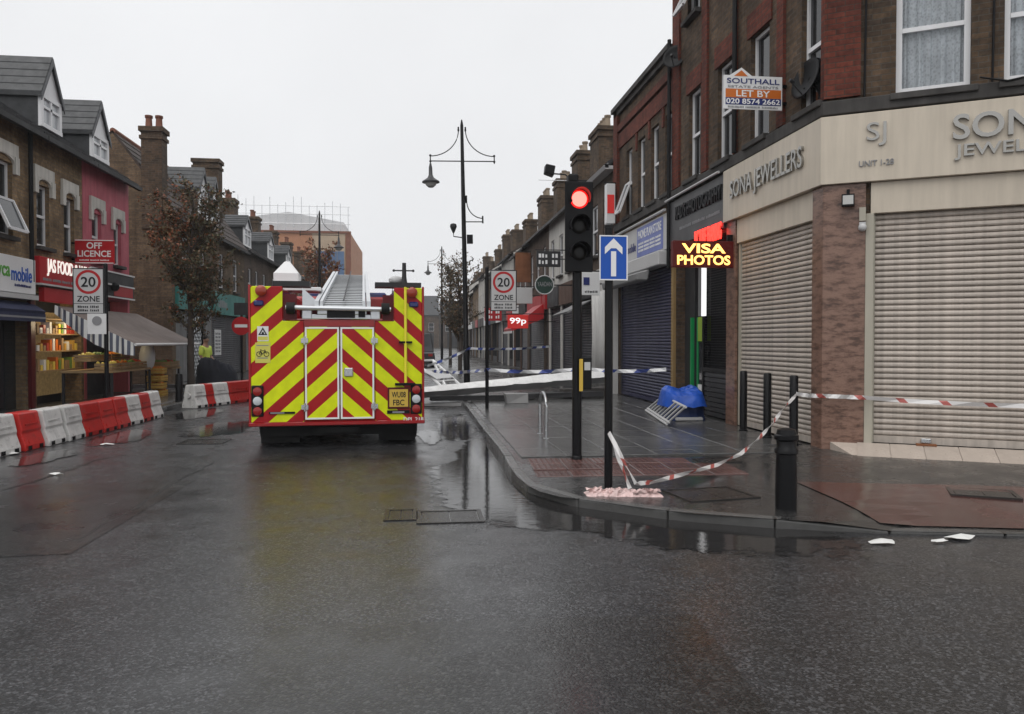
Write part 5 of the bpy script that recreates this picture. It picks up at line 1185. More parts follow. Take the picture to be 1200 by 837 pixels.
# one-way post
O = Vector((1.915, 7.6, .122)); ow = thing('one_way_sign', O, 'blue one way arrow sign on a black post by the corner kerb', 'sign')
tp(lambda m: (post_mesh(m, O.x, O.y, .06, 2.74, .042), m.lathe([(.048, 0), (.045, .03), (.02, .045)], (O.x, O.y, 2.74), 12)), 'post', 'black_paint', ow, smooth=True)
bd = tp(lambda m: m.box(O.x-.115, O.x+.175, O.y-.07, O.y-.062, 2.21, 2.66), 'sign_panel', 'sign_blue', ow, bev=.003)
cx = O.x+.03
tp(lambda m: [m.box(cx-.145+a, cx-.145+b, O.y-.073, O.y-.0705, 2.21+c, 2.21+d) for a, b, c, d in ((0, .29, 0, .012), (0, .29, .438, .45), (0, .012, .012, .438), (.278, .29, .012, .438))], 'sign_border', 'letter_white', bd)
tp(lambda m: (m.box(cx-.026, cx+.026, O.y-.0735, O.y-.0705, 2.25, 2.5), m.add([(cx-.09, O.y-.0735, 2.47), (cx-.09, O.y-.0735, 2.54), (cx, O.y-.0735, 2.63), (cx+.09, O.y-.0735, 2.54), (cx+.09, O.y-.0735, 2.47), (cx+.026, O.y-.0735, 2.53), (cx-.026, O.y-.0735, 2.53)], [(0, 1, 2, 6), (6, 2, 5), (5, 2, 3, 4)])), 'arrow', 'letter_white', bd, recalc=False)
tp(lambda m: (m.box(O.x-.06, O.x+.06, O.y-.061, O.y+.045, 2.3, 2.33), m.box(O.x-.06, O.x+.06, O.y-.061, O.y+.045, 2.54, 2.57)), 'clamp', 'steel', ow)
# 20 zone signs
def zone_sign(px, py, xs, z1, label, post_top, extra=False):
    z = thing('zone_sign', (px, py, .122), label, 'sign', 'twenty zone signs')
    tp(lambda m: (post_mesh(m, px, py, .12, post_top, .04, 10), m.lathe([(.045, 0), (.03, .03)], (px, py, post_top), 10)), 'post', 'black_paint', z, smooth=True)
    w_, h_ = .58, .9; x0 = xs; y = py-.06; cxx = x0+w_/2
    b = tp(lambda m: m.box(x0, x0+w_, y, y+.01, z1-h_, z1), 'sign_panel', 'sign_grey', z, bev=.003)
    tp(lambda m: [m.box(*q, y-.002, y-.0005, *r) for q, r in (((x0, x0+w_), (z1-.02, z1)), ((x0, x0+w_), (z1-h_, z1-h_+.02)), ((x0, x0+.02), (z1-h_+.02, z1-.02)), ((x0+w_-.02, x0+w_), (z1-h_+.02, z1-.02)), ((x0+.02, x0+w_-.02), (z1-.7, z1-.69)))], 'sign_border', 'letter_black', b)
    def ring(m):
        n = 40; c0 = (cxx, z1-.27)
        for k in range(n):
            a = 2*math.pi*k/n
            m.v += [Vector((c0[0]+.235*math.cos(a), y-.003, c0[1]+.235*math.sin(a))), Vector((c0[0]+.185*math.cos(a), y-.003, c0[1]+.185*math.sin(a)))]
            m.f.append([2*k, (2*k+2) % (2*n), (2*k+3) % (2*n), 2*k+1]); m.m.append(0)
    tp(ring, 'red_ring', 'sign_red', b, recalc=False)
    text('lettering', '20', .19, (cxx, y-.004, z1-.27), (1, 0, 0), 'letter_black', b, .001, .02, .27); text('lettering', 'ZONE', .11, (cxx, y-.004, z1-.6), (1, 0, 0), 'letter_black', b, .001, .02, .42)
    print_rows(b, (cxx, y-.001, z1-.79), (1, 0), .4, .14, 2, 'letter_black', 2)
    if extra: e = tp(lambda m: m.box(px-.32, px+.03, py-.075, py-.065, 1.74, 2.14), 'small_notice', 'sign_white', z); tp(lambda m: m.tube([(px-.14, py-.078, 2.0), (px-.14, py-.084, 2.0)], .09, 16), 'notice_print', 'letter_grey', z)
    return z
zone_sign(1.5, 16.8, 1.57, 3.16, 'grey twenty zone sign on a black post by the right kerb', 3.2)
zone_sign(-6.1, 16.0, -6.69, 3.03, 'grey twenty zone sign on a post by the fruit shop', 3.1, True)
# lamp posts
def lamp_post(x, y, lean, label, second=True):
    o = thing('lamp_post', (x, y, .12), label, 'street lamp', 'ornate black lamp posts', local=True)
    def q(fn, name, mat, parent=o, **k): m = MB(); fn(m); return m.build(name, mat, parent, **k)
    q(lambda m: m.tube([(0, 0, 0), (0, 0, 1.3), (0, 0, 1.35), (0, 0, 6), (0, 0, 8.9), (0, 0, 9.0), (0, 0, 9.1)], [.11, .11, .085, .075, .055, .04, .02], 12), 'pole', 'black_paint', smooth=True)
    def arc(m, s, z0, z1, L):
        pts = []
        for k in range(13):
            a = math.pi/2*k/12; pts.append((s*(.12+(L-.12)*(1-math.cos(a))), 0, z0+(z1-z0)*(1-math.sin(a))))
        m.tube(pts, .018, 6)
    def arms(m):
        for s in (-1, 1):
            arc(m, s, 7.85, 8.75, 1.1); m.tube([(s*.12, 0, 8.7), (s*.12, 0, 8.85)], .03, 6); m.ball((s*.12, 0, 8.75), .04, 6); m.ball((s*1.1, 0, 7.87), .045, 6); m.ball((s*1.1, 0, 7.67), .045, 6); m.tube([(s*1.1, 0, 7.9), (s*1.1, 0, 7.6)], .022, 6)
        m.tube([(-1.1, 0, 7.68), (1.1, 0, 7.68)], .02, 6)
    q(arms, 'arms', 'black_paint')
    q(lambda m: m.lathe([(.03, 7.6), (.06, 7.45), (.07, 7.2), (.12, 7.1), (.3, 6.98), (.3, 6.94), (.2, 6.93)], (-1.1, 0, 0), 16), 'lamp_shade', 'dark_panel', smooth=True)
    q(lambda m: m.lathe([(.2, 6.93), (.17, 6.85), (.09, 6.78)], (-1.1, 0, 0), 14), 'lamp_globe', 'lampglass', smooth=True)
    if second:
        q(lambda m: (arc(m, 1, 5.72, 6.3, .66), m.tube([(0, 0, 5.6), (.66, 0, 5.6)], .02, 6), m.tube([(.66, 0, 5.55), (.66, 0, 5.8)], .03, 6), m.tube([(.1, 0, 6.25), (.1, 0, 6.5)], .04, 6)), 'banner_arm', 'black_paint')
        q(lambda m: (m.tube([(0, 0, 5.05), (-.36, 0, 5.1), (-.36, 0, 5.25)], .02, 6), m.lathe([(.03, 5.22), (.1, 5.38), (.12, 5.44), (.1, 5.52), (.03, 5.55)], (-.36, 0, 0), 10)), 'camera_globe', 'charcoal', smooth=True)
        q(lambda m: m.box(.1, .3, -.08, .08, 4.85, 5.15), 'control_box', 'black_plastic')
    o.rotation_euler = (0, lean, 0)
    return o
lamp_post(1.68, 26.6, R(-1.1), 'tall black ornate lamp post leaning slightly by the fallen beam')
lamp_post(1.9, 62.0, 0, 'distant black ornate lamp post on the right side of the street', False)
lamp_post(-5.7, 46.0, 0, 'distant black ornate lamp post seen over the fire engine light box', False).rotation_euler = (0, 0, math.pi)
lamp_post(-1.9-.0, 92.0, 0, 'farthest black ornate lamp post in the middle distance', False)
# bollards
def bollard(x, y, z, label, h=1.0, r=.06, ornate=False, group=None):
    o = thing('bollard', (x, y, z), label, 'bollard', group, local=True)
    m = MB()
    if ornate:
        m.lathe([(.095, 0), (.095, .3), (.09, .5)], (0, 0, 0), 20); b = m.build('shaft', 'black_paint', o, smooth=True)
        m = MB(); m.lathe([(.09, .5), (.105, .51), (.105, .54), (.088, .56), (.088, .62), (.108, .635), (.108, .67), (.09, .68), (.08, .72), (.03, .735)], (0, 0, 0), 20); m.build('collar', 'black_paint', o, smooth=True)
    else:
        m.lathe([(r, 0), (r, h-.02), (r-.015, h)], (0, 0, 0), 16); m.build('shaft', 'black_paint', o, smooth=True)
        m = MB(); m.lathe([(r+.012, 0), (r+.012, .03), (r, .04)], (0, 0, 0), 16); m.build('foot', 'black_paint', o, smooth=True)
    return o
bollard(3.29, 6.55, .085, 'short thick black bollard with ringed top on the corner pavement', ornate=True)
for i, px in enumerate((871, 899, 930)):
    p = wx(px, 505, 5.32); bollard(p.x, p.y, .113, ('slim black bollard before the cream shutter, next to the photo shop', 'middle slim black bollard before the cream shutter', 'slim black bollard before the granite pillar with barrier tape tied on')[i], group='slim black bollards')
bollard(-5.83, 19.7, .12, 'black bollard on the pavement in the gap between barrier lines', .68, .085)
# cycle hoop
m = MB(); pts = [(1.93, 12.1, .12), (1.93, 12.1, .6)]
for k in range(1, 9): a = math.pi*k/9; pts.append((1.93, 11.8+.3*math.cos(a), .6+.2*math.sin(a)))
pts += [(1.93, 11.5, .6), (1.93, 11.5, .12)]; m.tube(pts, .025, 10)
for y in (12.1, 11.5): m.lathe([(.05, .12), (.05, .126), (.026, .13)], (1.93, y, 0), 12)
tag(m.build('cycle_hoop', 'steel', None, (1.93, 11.8, .12), smooth=True), 'polished steel cycle hoop standing on the wet pavement', 'bike rack')
# no-entry sign across the road
P = wy(283, 375, 26.0); ne = thing('no_entry_sign', (P.x, 26, .12), 'round red no entry sign on a pole behind the left barriers', 'sign')
tp(lambda m: post_mesh(m, P.x, 26, 0.1, 2.75, .04, 8), 'post', 'black_paint', ne)
rd = tp(lambda m: m.tube([(P.x, 25.94, 2.1), (P.x, 25.93, 2.1)], .3, 24), 'disc', 'sign_red', ne); tp(lambda m: m.box(P.x-.2, P.x+.2, 25.92, 25.929, 2.05, 2.15), 'bar', 'letter_white', rd)
tp(lambda m: m.box(P.x-.22, P.x+.22, 25.93, 25.95, 2.45, 2.85), 'black_backing', 'charcoal', ne)
# ================================================================== RED AND WHITE BARRIERS
def barrier_mesh(L, mat):
    m = MB(); prof = [(-.21, 0), (.21, 0), (.21, .08), (.15, .26), (.16, .3), (.11, .54), (.09, .56), (-.09, .56), (-.11, .54), (-.16, .3), (-.15, .26), (-.21, .08)]
    m.sweep([(p[0], 0, p[1]) for p in prof], (0, -L/2+.012, 0), (0, L/2-.012, 0)); return m.mesh('barrier_block', mat)
bmx = {}
def barrier(x, y, rz, colr, L, label, rx=0):
    key = (colr, L)
    if key not in bmx: bmx[key] = barrier_mesh(L, 'barrier_'+colr)
    o = bpy.data.objects.new('barrier_block', bmx[key]); C.objects.link(o); o.location = (x, y, .001); o.rotation_euler = (rx, 0, rz)
    b = o.modifiers.new('bevel', 'BEVEL'); b.width = .018; b.segments = 2; b.limit_method = 'ANGLE'
    tag(o, label, 'barrier', 'red and white barrier blocks'); OFF[o.name] = Vector(o.location)
    m = MB(); m.tube([(-.0, -L/2-.03, .3), (0, -L/2+.03, .3)], .05, 10); j = m.mesh('joint_pin', 'barrier_'+colr)
    q = bpy.data.objects.new('joint_pin', j); C.objects.link(q); q.parent = o
    m = MB()
    for yy_ in (-L*.28, L*.28): m.box(-.215, .215, yy_-.05, yy_+.05, .012, .07)
    q = bpy.data.objects.new('foot_slot', m.mesh('foot_slot', 'black_plastic')); C.objects.link(q); q.parent = o
    m = MB(); m.box(.118, .152, -L*.3, L*.3, .36, .39); q = bpy.data.objects.new('rib', m.mesh('rib', 'barrier_'+colr)); C.objects.link(q); q.parent = o
    return o
seq = [('white', 'white'), ('white', 'white'), ('red', 'single red'), ('white', 'white'), ('white', 'white'), ('red', 'red'), ('red', 'red'), ('red', 'red'), ('white', 'white'), ('red', 'lone red'), ('white', 'end white')]
a0, a1 = Vector((-6.0, 10.7)), Vector((-5.52, 16.95)); n = len(seq); d = (a1-a0)/n; rz = -math.atan2(d.x, d.y)
lab = {0: 'white barrier block at the start of the row, beside another white block', 1: 'white barrier block touching the single red block, second in the row', 2: 'single red barrier block between two pairs of white ones', 3: 'white barrier block just past the single red one', 4: 'white barrier block touching the run of three red ones', 5: 'first of three red barrier blocks in a run, touching a white pair', 6: 'middle one of three red barrier blocks in a run', 7: 'last of three red barrier blocks in a run', 8: 'white barrier block between the red run and the lone red block', 9: 'lone red barrier block between two white ones near the row end', 10: 'white barrier block closing the longer row by the pavement gap'}
for i, (c_, _) in enumerate(seq):
    p = a0+d*(i+.5); bulge = .1*math.sin(math.pi*i/(n-1)); barrier(p.x+bulge, p.y, rz+random.uniform(-.07, .07), c_, round(d.length, 2), lab[i], random.uniform(-.008, .008))
seq2 = [('white', .45, 'white barrier block at the open end of the short row by the tree'), ('red', .3, 'narrow red barrier block in the short row by the tree'), ('white', .6, 'white barrier block between red ones in the short row by the tree'), ('red', .95, 'long red barrier block in the short row by the tree'), ('red', .55, 'red barrier block next to the long red one behind the fire engine'), ('white', .8, 'white barrier block ending the short row beside the fire engine')]
p = Vector((-5.4, 19.0)); dr = Vector((.38, 1)).normalized()
for c_, L, lb in seq2: q = p+dr*L/2; barrier(q.x, q.y, -math.atan2(dr.x, dr.y), c_, L, lb); p = p+dr*(L+.01)
# ================================================================== THINGS ON THE WALLS OF THE RIGHT-HAND ROW
# LED board
lb = thing('led_sign', (5.1, 13.1, 2.95), 'glowing red and yellow visa photos board projecting from the photo shop', 'sign')
a, b = wy(788, 282, 13.1), wy(861, 314, 13.1)
tp(lambda m: m.box(a.x, 5.58, 13.06, 13.2, b.z, a.z), 'case', 'led_back', lb, bev=.01)
cxl = (a.x+5.56)/2; hh = a.z-b.z
text('lettering', 'VISA', hh*.34, (cxl, 13.055, b.z+hh*.71), (1, 0, 0), 'led_text', lb, .003, .035, .8); text('lettering', 'PHOTOS', hh*.34, (cxl, 13.055, b.z+hh*.27), (1, 0, 0), 'led_text', lb, .003, .035, .97)
tp(lambda m: m.box(5.45, 5.6, 13.1, 13.14, a.z, a.z+.12), 'bracket', 'black_metal', lb)
# letting board
q0, q1 = wy(848, 88, 11.2), wy(916, 130, 11.2); lt_ = thing('letting_board', (q1.x, 11.2, q1.z), 'white and orange letting agent board fixed to the brick corner building', 'sign')
W_ = q1.x-q0.x; H_ = q0.z-q1.z
bb = tp(lambda m: (m.box(q0.x, q1.x, 11.19, 11.21, q1.z, q0.z), m.add([(q0.x+.1*W_, 11.19, q0.z), (q0.x+.3*W_, 11.19, q0.z+.12), (q0.x+.48*W_, 11.19, q0.z), (q0.x+.1*W_, 11.21, q0.z), (q0.x+.3*W_, 11.21, q0.z+.12), (q0.x+.48*W_, 11.21, q0.z)], [(0, 2, 1), (3, 4, 5), (0, 1, 4, 3), (1, 2, 5, 4)])), 'panel', 'sign_white', lt_)
y = 11.188
tp(lambda m: m.box(q0.x+.03*W_, q1.x-.02*W_, y-.002, y, q1.z+.34*H_, q1.z+.6*H_), 'orange_band', 'sign_orange', lt_); tp(lambda m: m.box(q0.x+.03*W_, q1.x-.02*W_, y-.002, y, q1.z+.13*H_, q1.z+.335*H_), 'navy_band', 'sign_navy', lt_)
tp(lambda m: m.add([(q0.x+.17*W_, y-.001, q0.z-.01), (q0.x+.41*W_, y-.001, q0.z-.01), (q0.x+.3*W_, y-.001, q0.z+.08)], [(0, 1, 2)]), 'orange_gable', 'sign_orange', lt_, recalc=False)
cxb = (q0.x+q1.x)/2
text('lettering', 'SOUTHALL', .15*H_, (cxb, y-.003, q1.z+.84*H_), (1, 0, 0), 'sign_navy', lt_, .001, .02, .9*W_); text('lettering', 'ESTATE AGENTS', .07*H_, (cxb, y-.003, q1.z+.67*H_), (1, 0, 0), 'letter_grey', lt_, .001, .01, .86*W_)
text('lettering', 'LET BY', .19*H_, (cxb, y-.004, q1.z+.47*H_), (1, 0, 0), 'letter_white', lt_, .001, .02, .58*W_); text('lettering', '020 8574 2662', .15*H_, (cxb, y-.004, q1.z+.235*H_), (1, 0, 0), 'letter_white', lt_, .001, .025, .92*W_)
print_rows(lt_, (cxb, y-.001, q1.z+.065*H_), (1, 0), .86*W_, .09*H_, 1, 'letter_grey', 3)
for z_ in (q1.z+.1, q0.z-.14): tp(lambda m: m.box(q1.x-.05, 5.62, 11.215, 11.25, z_, z_+.04), 'bracket', 'black_metal', lt_)
# satellite dishes
def dish(px, py, dist, r, aim, wallx, label):
    c = wy(px, py, dist); o = thing('satellite_dish', c, label, 'satellite dish', 'satellite dishes'); ax = Vector(aim).normalized(); x = ax.cross(Vector((0, 0, 1))).normalized(); yv = x.cross(ax)
    def dm(m):
        n = 24; k_ = 5
        for i in range(k_+1):
            rr = r*i/k_
            for k in range(n): a = 2*math.pi*k/n; m.v.append(c+x*rr*math.cos(a)+yv*rr*1.08*math.sin(a)+ax*(.28*rr*rr/r))
            if i:
                for k in range(n): k2 = (k+1) % n; m.f.append([(i-1)*n+k, (i-1)*n+k2, i*n+k2, i*n+k]); m.m.append(0)
    d_ = tp(dm, 'reflector', 'black_plastic', o, smooth=True, recalc=False); d_.modifiers.new('s', 'SOLIDIFY').thickness = .012
    e = c+ax*r*1.1-yv*r*.45
    tp(lambda m: (m.tube([c-yv*r*.95, e], .012, 6), m.tube([e, e-ax*.08], .028, 8)), 'feed_arm', 'charcoal', o)
    tp(lambda m: (m.tube([c-ax*.02, c-ax*.12, Vector((wallx, c.y+.03, c.z-.12)), Vector((wallx, c.y+.03, c.z-.25))], .02, 6)), 'mount', 'black_metal', o)
dish(948, 94, 10.65, .28, (-1, -.18, .3), 5.6, 'large dark satellite dish beside the corner window of the brick building')
dish(791, 68, 16.1, .25, (-.55, -.8, .3), 5.6, 'dark satellite dish high on the brick wall above the parapet')
# hanging signs further along
def board(name, px0, py0, px1, py1, Y, mat, label, th=.08, wall=5.6, txt=None, tm='letter_white', rows=0, arm=True):
    a, b = wy(px0, py0, Y), wy(px1, py1, Y); o = thing(name, (a.x, Y, b.z), label, 'sign', None)
    p_ = tp(lambda m: m.box(a.x, b.x, Y, Y+th, b.z, a.z), 'panel', mat, o, bev=.008)
    if txt: text('lettering', txt, (a.z-b.z)*.42, ((a.x+b.x)/2, Y-.004, (a.z+b.z)/2), (1, 0, 0), tm, o, .003, .02, (b.x-a.x)*.8)
    if rows: print_rows(o, ((a.x+b.x)/2, Y-.003, (a.z+b.z)/2), (1, 0), (b.x-a.x)*.84, (a.z-b.z)*.8, rows, tm, 2)
    if arm: tp(lambda m: (m.tube([(a.x-.05, Y+th/2, a.z+.04), (wall, Y+th/2, a.z+.04)], .02, 6), m.tube([(b.x, Y+th/2, (a.z+b.z)/2), (wall, Y+th/2, (a.z+b.z)/2)], .02, 6)), 'bracket', 'black_metal', o)
    return o
bs = board('hanging_sign', 629, 294, 657, 313, 27.5, 'charcoal', 'black framed hanging sign with white lettering behind the traffic light', rows=2)
g_ = wy(638, 334, 27.0); rs_ = thing('hanging_sign', (g_.x, 27, g_.z), 'round dark green hanging sign beside the traffic light', 'sign')
tp(lambda m: m.tube([(g_.x, 27, g_.z), (g_.x, 27.08, g_.z)], .34, 28), 'disc', 'dark_green', rs_)
tp(lambda m: m.tube([(g_.x+.33*math.cos(2*math.pi*k/28), 26.99, g_.z+.33*math.sin(2*math.pi*k/28)) for k in range(29)], .022, 6), 'rim', 'sign_grey', rs_)
text('lettering', 'YAADAN', .16, (g_.x, 26.99, g_.z+.03), (1, 0, 0), 'letter_grey', rs_, .003, .01, .52)
tp(lambda m: m.tube([(g_.x+.34, 27.04, g_.z), (5.6, 27.04, g_.z)], .025, 6), 'bracket', 'black_metal', rs_)
board('hanging_sign', 604, 296, 622, 331, 38.0, 'rust_brown', 'tall rusty brown hanging panel above the grey blank sign')
board('hanging_sign', 603, 337, 624, 356, 33.5, 'sign_grey', 'blank grey hanging sign next to the twenty zone sign')
board('hanging_sign', 595, 369, 619, 385, 31.0, 'sign_lit_red', 'lit red ninety nine pence sign sticking out over the shutters', txt='99p', tm='sign_lit_white')
board('hanging_sign', 568, 361, 588, 376, 42.0, 'sign_red', 'dark red hanging sign behind the twenty zone post', rows=2)
board('hanging_sign', 681, 319, 703, 346, 21.8, 'sign_white', 'white projecting box sign between traffic light and one way sign', txt=None, rows=0, th=.15)
a_, c_ = wy(684, 325, 21.77), wy(691, 334, 21.77); tp(lambda m: m.box(a_.x, c_.x, 21.785, 21.798, c_.z, a_.z), 'dark_square', 'sign_navy', bpy.data.objects[[o.name for o in C.objects if o.get('label', '').startswith('white projecting box')][0]])
print_rows(bpy.data.objects[[o.name for o in C.objects if o.get('label', '').startswith('white projecting box')][0]], wy(693, 342, 21.797), (1, 0), .38, .1, 1, 'letter_black', 1)
bs2 = board('hanging_sign', 711, 215, 721, 262, 21.0, 'sign_white', 'tall red and white sign high on the wall above the one way arrow', th=.25)
a_, c_ = wy(712, 228, 20.97), wy(720, 250, 20.97); tp(lambda m: m.box(a_.x, c_.x, 20.985, 20.998, c_.z, a_.z), 'red_panel', 'sign_lit_red', bs2)
# red awnings far right
aw = thing('shop_awning', FRr(35)(1, 2.2), 'red and white tilted awning over the shop with lit red sign', 'awning'); fr = FRr(33.0)
tp(lambda m: m.hexa([fr(.5, 2.6, .1), fr(3.5, 2.6, .1), fr(3.5, 2.05, 1.5), fr(.5, 2.05, 1.5), fr(.5, 3.3, .05), fr(3.5, 3.3, .05), fr(3.5, 2.15, 1.55), fr(.5, 2.15, 1.55)]), 'canvas', 'sign_red', aw)
tp(lambda m: m.fbox(fr, .5, 3.5, 1.95, 2.05, 1.5, 1.56), 'front_bar', 'sign_white', aw)
aw = thing('shop_awning', FRr(22)(3, 2.9), 'sagging grey awning torn along its front beside the white sheeting', 'awning'); fr = FRr(24.0)
tp(lambda m: m.hexa([fr(.2, 2.9, .1), fr(2.6, 2.9, .1), fr(2.6, 2.45, .9), fr(.2, 2.5, .85), fr(.2, 2.95, .05), fr(2.6, 2.95, .05), fr(2.6, 2.5, .93), fr(.2, 2.55, .88)]), 'canvas', 'awning_grey', aw)
# flood light on a bracket high up
p = wy(645, 200, 25.0); fl_ = thing('flood_light', p, 'black flood light on an arm above the traffic light against the sky', 'light')
tp(lambda m: m.hexa([(p.x-.22, 24.8, p.z-.1), (p.x+.08, 24.8, p.z-.2), (p.x+.1, 25.2, p.z-.2), (p.x-.2, 25.2, p.z-.1), (p.x-.17, 24.8, p.z+.18), (p.x+.14, 24.8, p.z+.12), (p.x+.14, 25.2, p.z+.12), (p.x-.17, 25.2, p.z+.18)]), 'housing', 'black_plastic', fl_, bev=.02)
tp(lambda m: m.tube([(p.x+.1, 25, p.z-.1), (p.x+.5, 25, p.z-.12), (p.x+.7, 25, p.z-.3), (6.2, 25, 6.9)], .025, 6), 'arm', 'black_metal', fl_)
p = wy(631, 211, 26.0); ae = thing('aerial', (5.9, 26.0, 6.9), 'thin television aerial pole on the roof line right of the lamp post', 'aerial')
tp(lambda m: (m.tube([(p.x, 26, p.z), (p.x+1.1, 26, p.z)], .012, 5), m.tube([(p.x+1.1, 26, p.z+.05), (p.x+1.1, 26, p.z-.4), (5.95, 26, 6.9)], .015, 5)), 'rods', 'steel', ae)
# ================================================================== FALLEN BEAM, DEBRIS, FALLEN FRAME
A, B = Vector((-.35, 20.1, .2)), Vector((5.2, 21.35, .6)); t = (B-A).normalized(); s = t.cross(Vector((0, 0, 1))).normalized(); u = s.cross(t)
roll = R(-38); e1 = s*math.cos(roll)+u*math.sin(roll); e2 = -s*math.sin(roll)+u*math.cos(roll)
def beam_pt(k, a, b): p = A.lerp(B, k); return p+e1*a+e2*b
fb = thing('fallen_beam', (A.x, A.y, 0), 'long white fallen roof fascia lying across the pavement and road', 'beam')
def bm_(m):
    n = 18
    for i in range(n+1):
        k = i/n; j = lambda q: .02*noise.noise(Vector((k*9, q, 3)))
        for q, (a, b) in enumerate(((-.09-.07*k, -.07-.03*k), (.09+.07*k, -.07-.03*k), (.09+.07*k, .1), (-.09-.07*k, .1))): m.v.append(beam_pt(k, a+j(q), b+j(q+5)))
        if i:
            for q in range(4): q2 = (q+1) % 4; m.f.append([4*i-4+q, 4*i-4+q2, 4*i+q2, 4*i+q]); m.m.append(0)
    m.f += [[0, 1, 2, 3], [4*n, 4*n+1, 4*n+2, 4*n+3]]; m.m += [0, 0]
tp(bm_, 'box_section', 'fallen_grey', fb)
def skin_(m):
    n = 40
    for i in range(n+1):
        k = i/n; w_ = .09+.09*k+.025*noise.noise(Vector((k*14, 0, 7)))
        m.v += [beam_pt(k, -w_, .125+.02*noise.noise(Vector((k*20, 1, 1)))), beam_pt(k, 0, .13+.02*noise.noise(Vector((k*25, 4, 1)))), beam_pt(k, w_, .125+.02*noise.noise(Vector((k*20, 9, 1))))]
        if i:
            for j in (0, 1): m.f.append([3*i-3+j, 3*i+j, 3*i+j+1, 3*i-2+j]); m.m.append(0)
o_ = tp(skin_, 'white_sheeting', 'fallen_white', fb, recalc=False); o_.modifiers.new('s', 'SOLIDIFY').thickness = .012
for i, (x, y, L, az, z, w_, h_, mt, lb_) in enumerate(((1.6, 19.0, 2.6, .12, .16, .22, .1, 'charcoal', 'dark broken plank lying in front of the fallen beam'), (3.6, 19.4, 2.4, .2, .17, .3, .12, 'charcoal', 'dark twisted board wedged under the raised end of the beam'), (.3, 18.9, 1.5, .05, .03, .2, .07, 'fallen_grey', 'grey strip of broken fascia in the road by the fire engine'), (4.4, 20.0, 1.6, .5, .16, .25, .2, 'plaster_dark', 'dark slab of debris by the hanging white sheeting'), (2.35, 18.3, .55, 0, .14, .35, .2, 'fallen_grey', 'grey broken box lying behind the cycle hoop'))):
    c, s_ = math.cos(az), math.sin(az); m = MB(); P = []
    for zz in (0, h_):
        for a, b in ((-L/2, -w_/2), (L/2, -w_/2), (L/2, w_/2), (-L/2, w_/2)): P.append((x+a*c-b*s_+random.uniform(-.03, .03), y+a*s_+b*c+random.uniform(-.03, .03), z+zz+random.uniform(-.015, .015)-(0 if zz else .02)))
    m.hexa(P); tag(m.build('debris_board', mt, None, (x, y, z-.02), bev=.01), lb_, 'debris')
# toppled white frame in the road
ff = thing('toppled_frame', (.6, 24.5, 0), 'toppled white metal barrier frame lying behind the fallen beam', 'barrier')
def frm(m):
    a, b, c, d = Vector((.9, 22.4, .05)), Vector((1.5, 23.4, .05)), Vector((-.1, 25.2, .95)), Vector((.5, 26.2, .95))
    for p, q in ((a, c), (b, d), (a, b), (c, d), (a.lerp(c, .35), b.lerp(d, .35)), (a.lerp(c, .7), b.lerp(d, .7)), (a, d), (c, Vector((-.3, 25.4, 0))), (d, Vector((.9, 26.3, 0)))): m.tube([p, q], .045, 6)
tp(frm, 'frame', 'sign_white', ff)
tp(lambda m: m.add([(.55, 23.4, .46), (1.15, 24.4, .46), (.75, 24.9, .66), (.12, 23.9, .7)], [(0, 1, 2, 3)]), 'panel', 'sign_grey', ff, recalc=False)
# ================================================================== BLUE TARPAULIN AND RACK
tc_ = Vector((4.95, 14.1, .12)); tb = thing('tarpaulin_heap', tc_, 'crumpled blue tarpaulin draped over goods outside the photo shop', 'tarpaulin')
def tarp(m, rx, ry, h, cx, cy, z0, sd, n=72, k_=30, fold=.1):
    """cloth thrown over a lumpy heap: flat-topped, with sharp folds and an uneven hem"""
    for i in range(k_+1):
        f = i/k_
        for k in range(n):
            a = 2*math.pi*k/n; c_, s_ = math.cos(a), math.sin(a); e = (abs(c_)**3.2+abs(s_)**3.2)**(-1/3.2)
            top = min(1, f/.6); drop = max(0, (f-.5)/.5); lump = noise.noise(Vector((c_*1.1*f+sd, s_*1.1*f, sd*2)))
            rid = 1-2*abs(noise.noise(Vector((c_*3.1+sd, s_*3.1, f*1.2+sd)))); rid2 = 1-2*abs(noise.noise(Vector((c_*7*f, s_*7*f, sd+4))))
            rr = e*(top*.92+.12*drop)*(1+fold*rid*drop+.12*lump)
            hem = .5+.5*noise.noise(Vector((c_*2+sd, s_*2, 9)))
            z = h*(1+.45*lump+.1*rid2*(1-drop)-.16*top*top)*(1-drop**1.1*(1-.25*hem*(z0 > .2)))
            m.v.append(Vector((cx+rx*rr*c_, cy+ry*rr*s_, z0+max(0, z))))
        if i:
            for k in range(n): k2 = (k+1) % n; m.f.append([(i-1)*n+k, (i-1)*n+k2, i*n+k2, i*n+k]); m.m.append(0)
tp(lambda m: tarp(m, .36, .46, .36, tc_.x, tc_.y-.05, .36, 2.2), 'tarpaulin', 'tarp_blue', tb, smooth=True)
tp(lambda m: tarp(m, .36, .4, .5, tc_.x+.05, tc_.y+.05, .122, 5.1), 'covered_goods', 'tarp_navy', tb, smooth=True)
tp(lambda m: m.box(tc_.x-.22, tc_.x+.3, tc_.y-.42, tc_.y+.3, .122, .19), 'base_tray', 'sign_grey', tb, bev=.02)
rk = thing('wire_rack', (4.4, 13.75, .12), 'white slatted rack leaning against the blue tarpaulin heap', 'rack')
RA, RB, RC, RD = gp(757, 481, .15), gp(781, 497, .15), gp(777, 464, .5), gp(803, 477, .5)
def rackp(f, g): return RA.lerp(RB, f).lerp(RC.lerp(RD, f), g)
for k in range(9): p0, p1 = rackp(k/8, 0), rackp(k/8, 1); m = MB(); m.tube([p0, p1], .018, 6); m.build('slat', 'sign_grey', rk)
for g in (0, .12, 1): m = MB(); m.tube([rackp(-.02, g), rackp(1.02, g)], .022, 6); m.build('rail', 'sign_grey', rk)
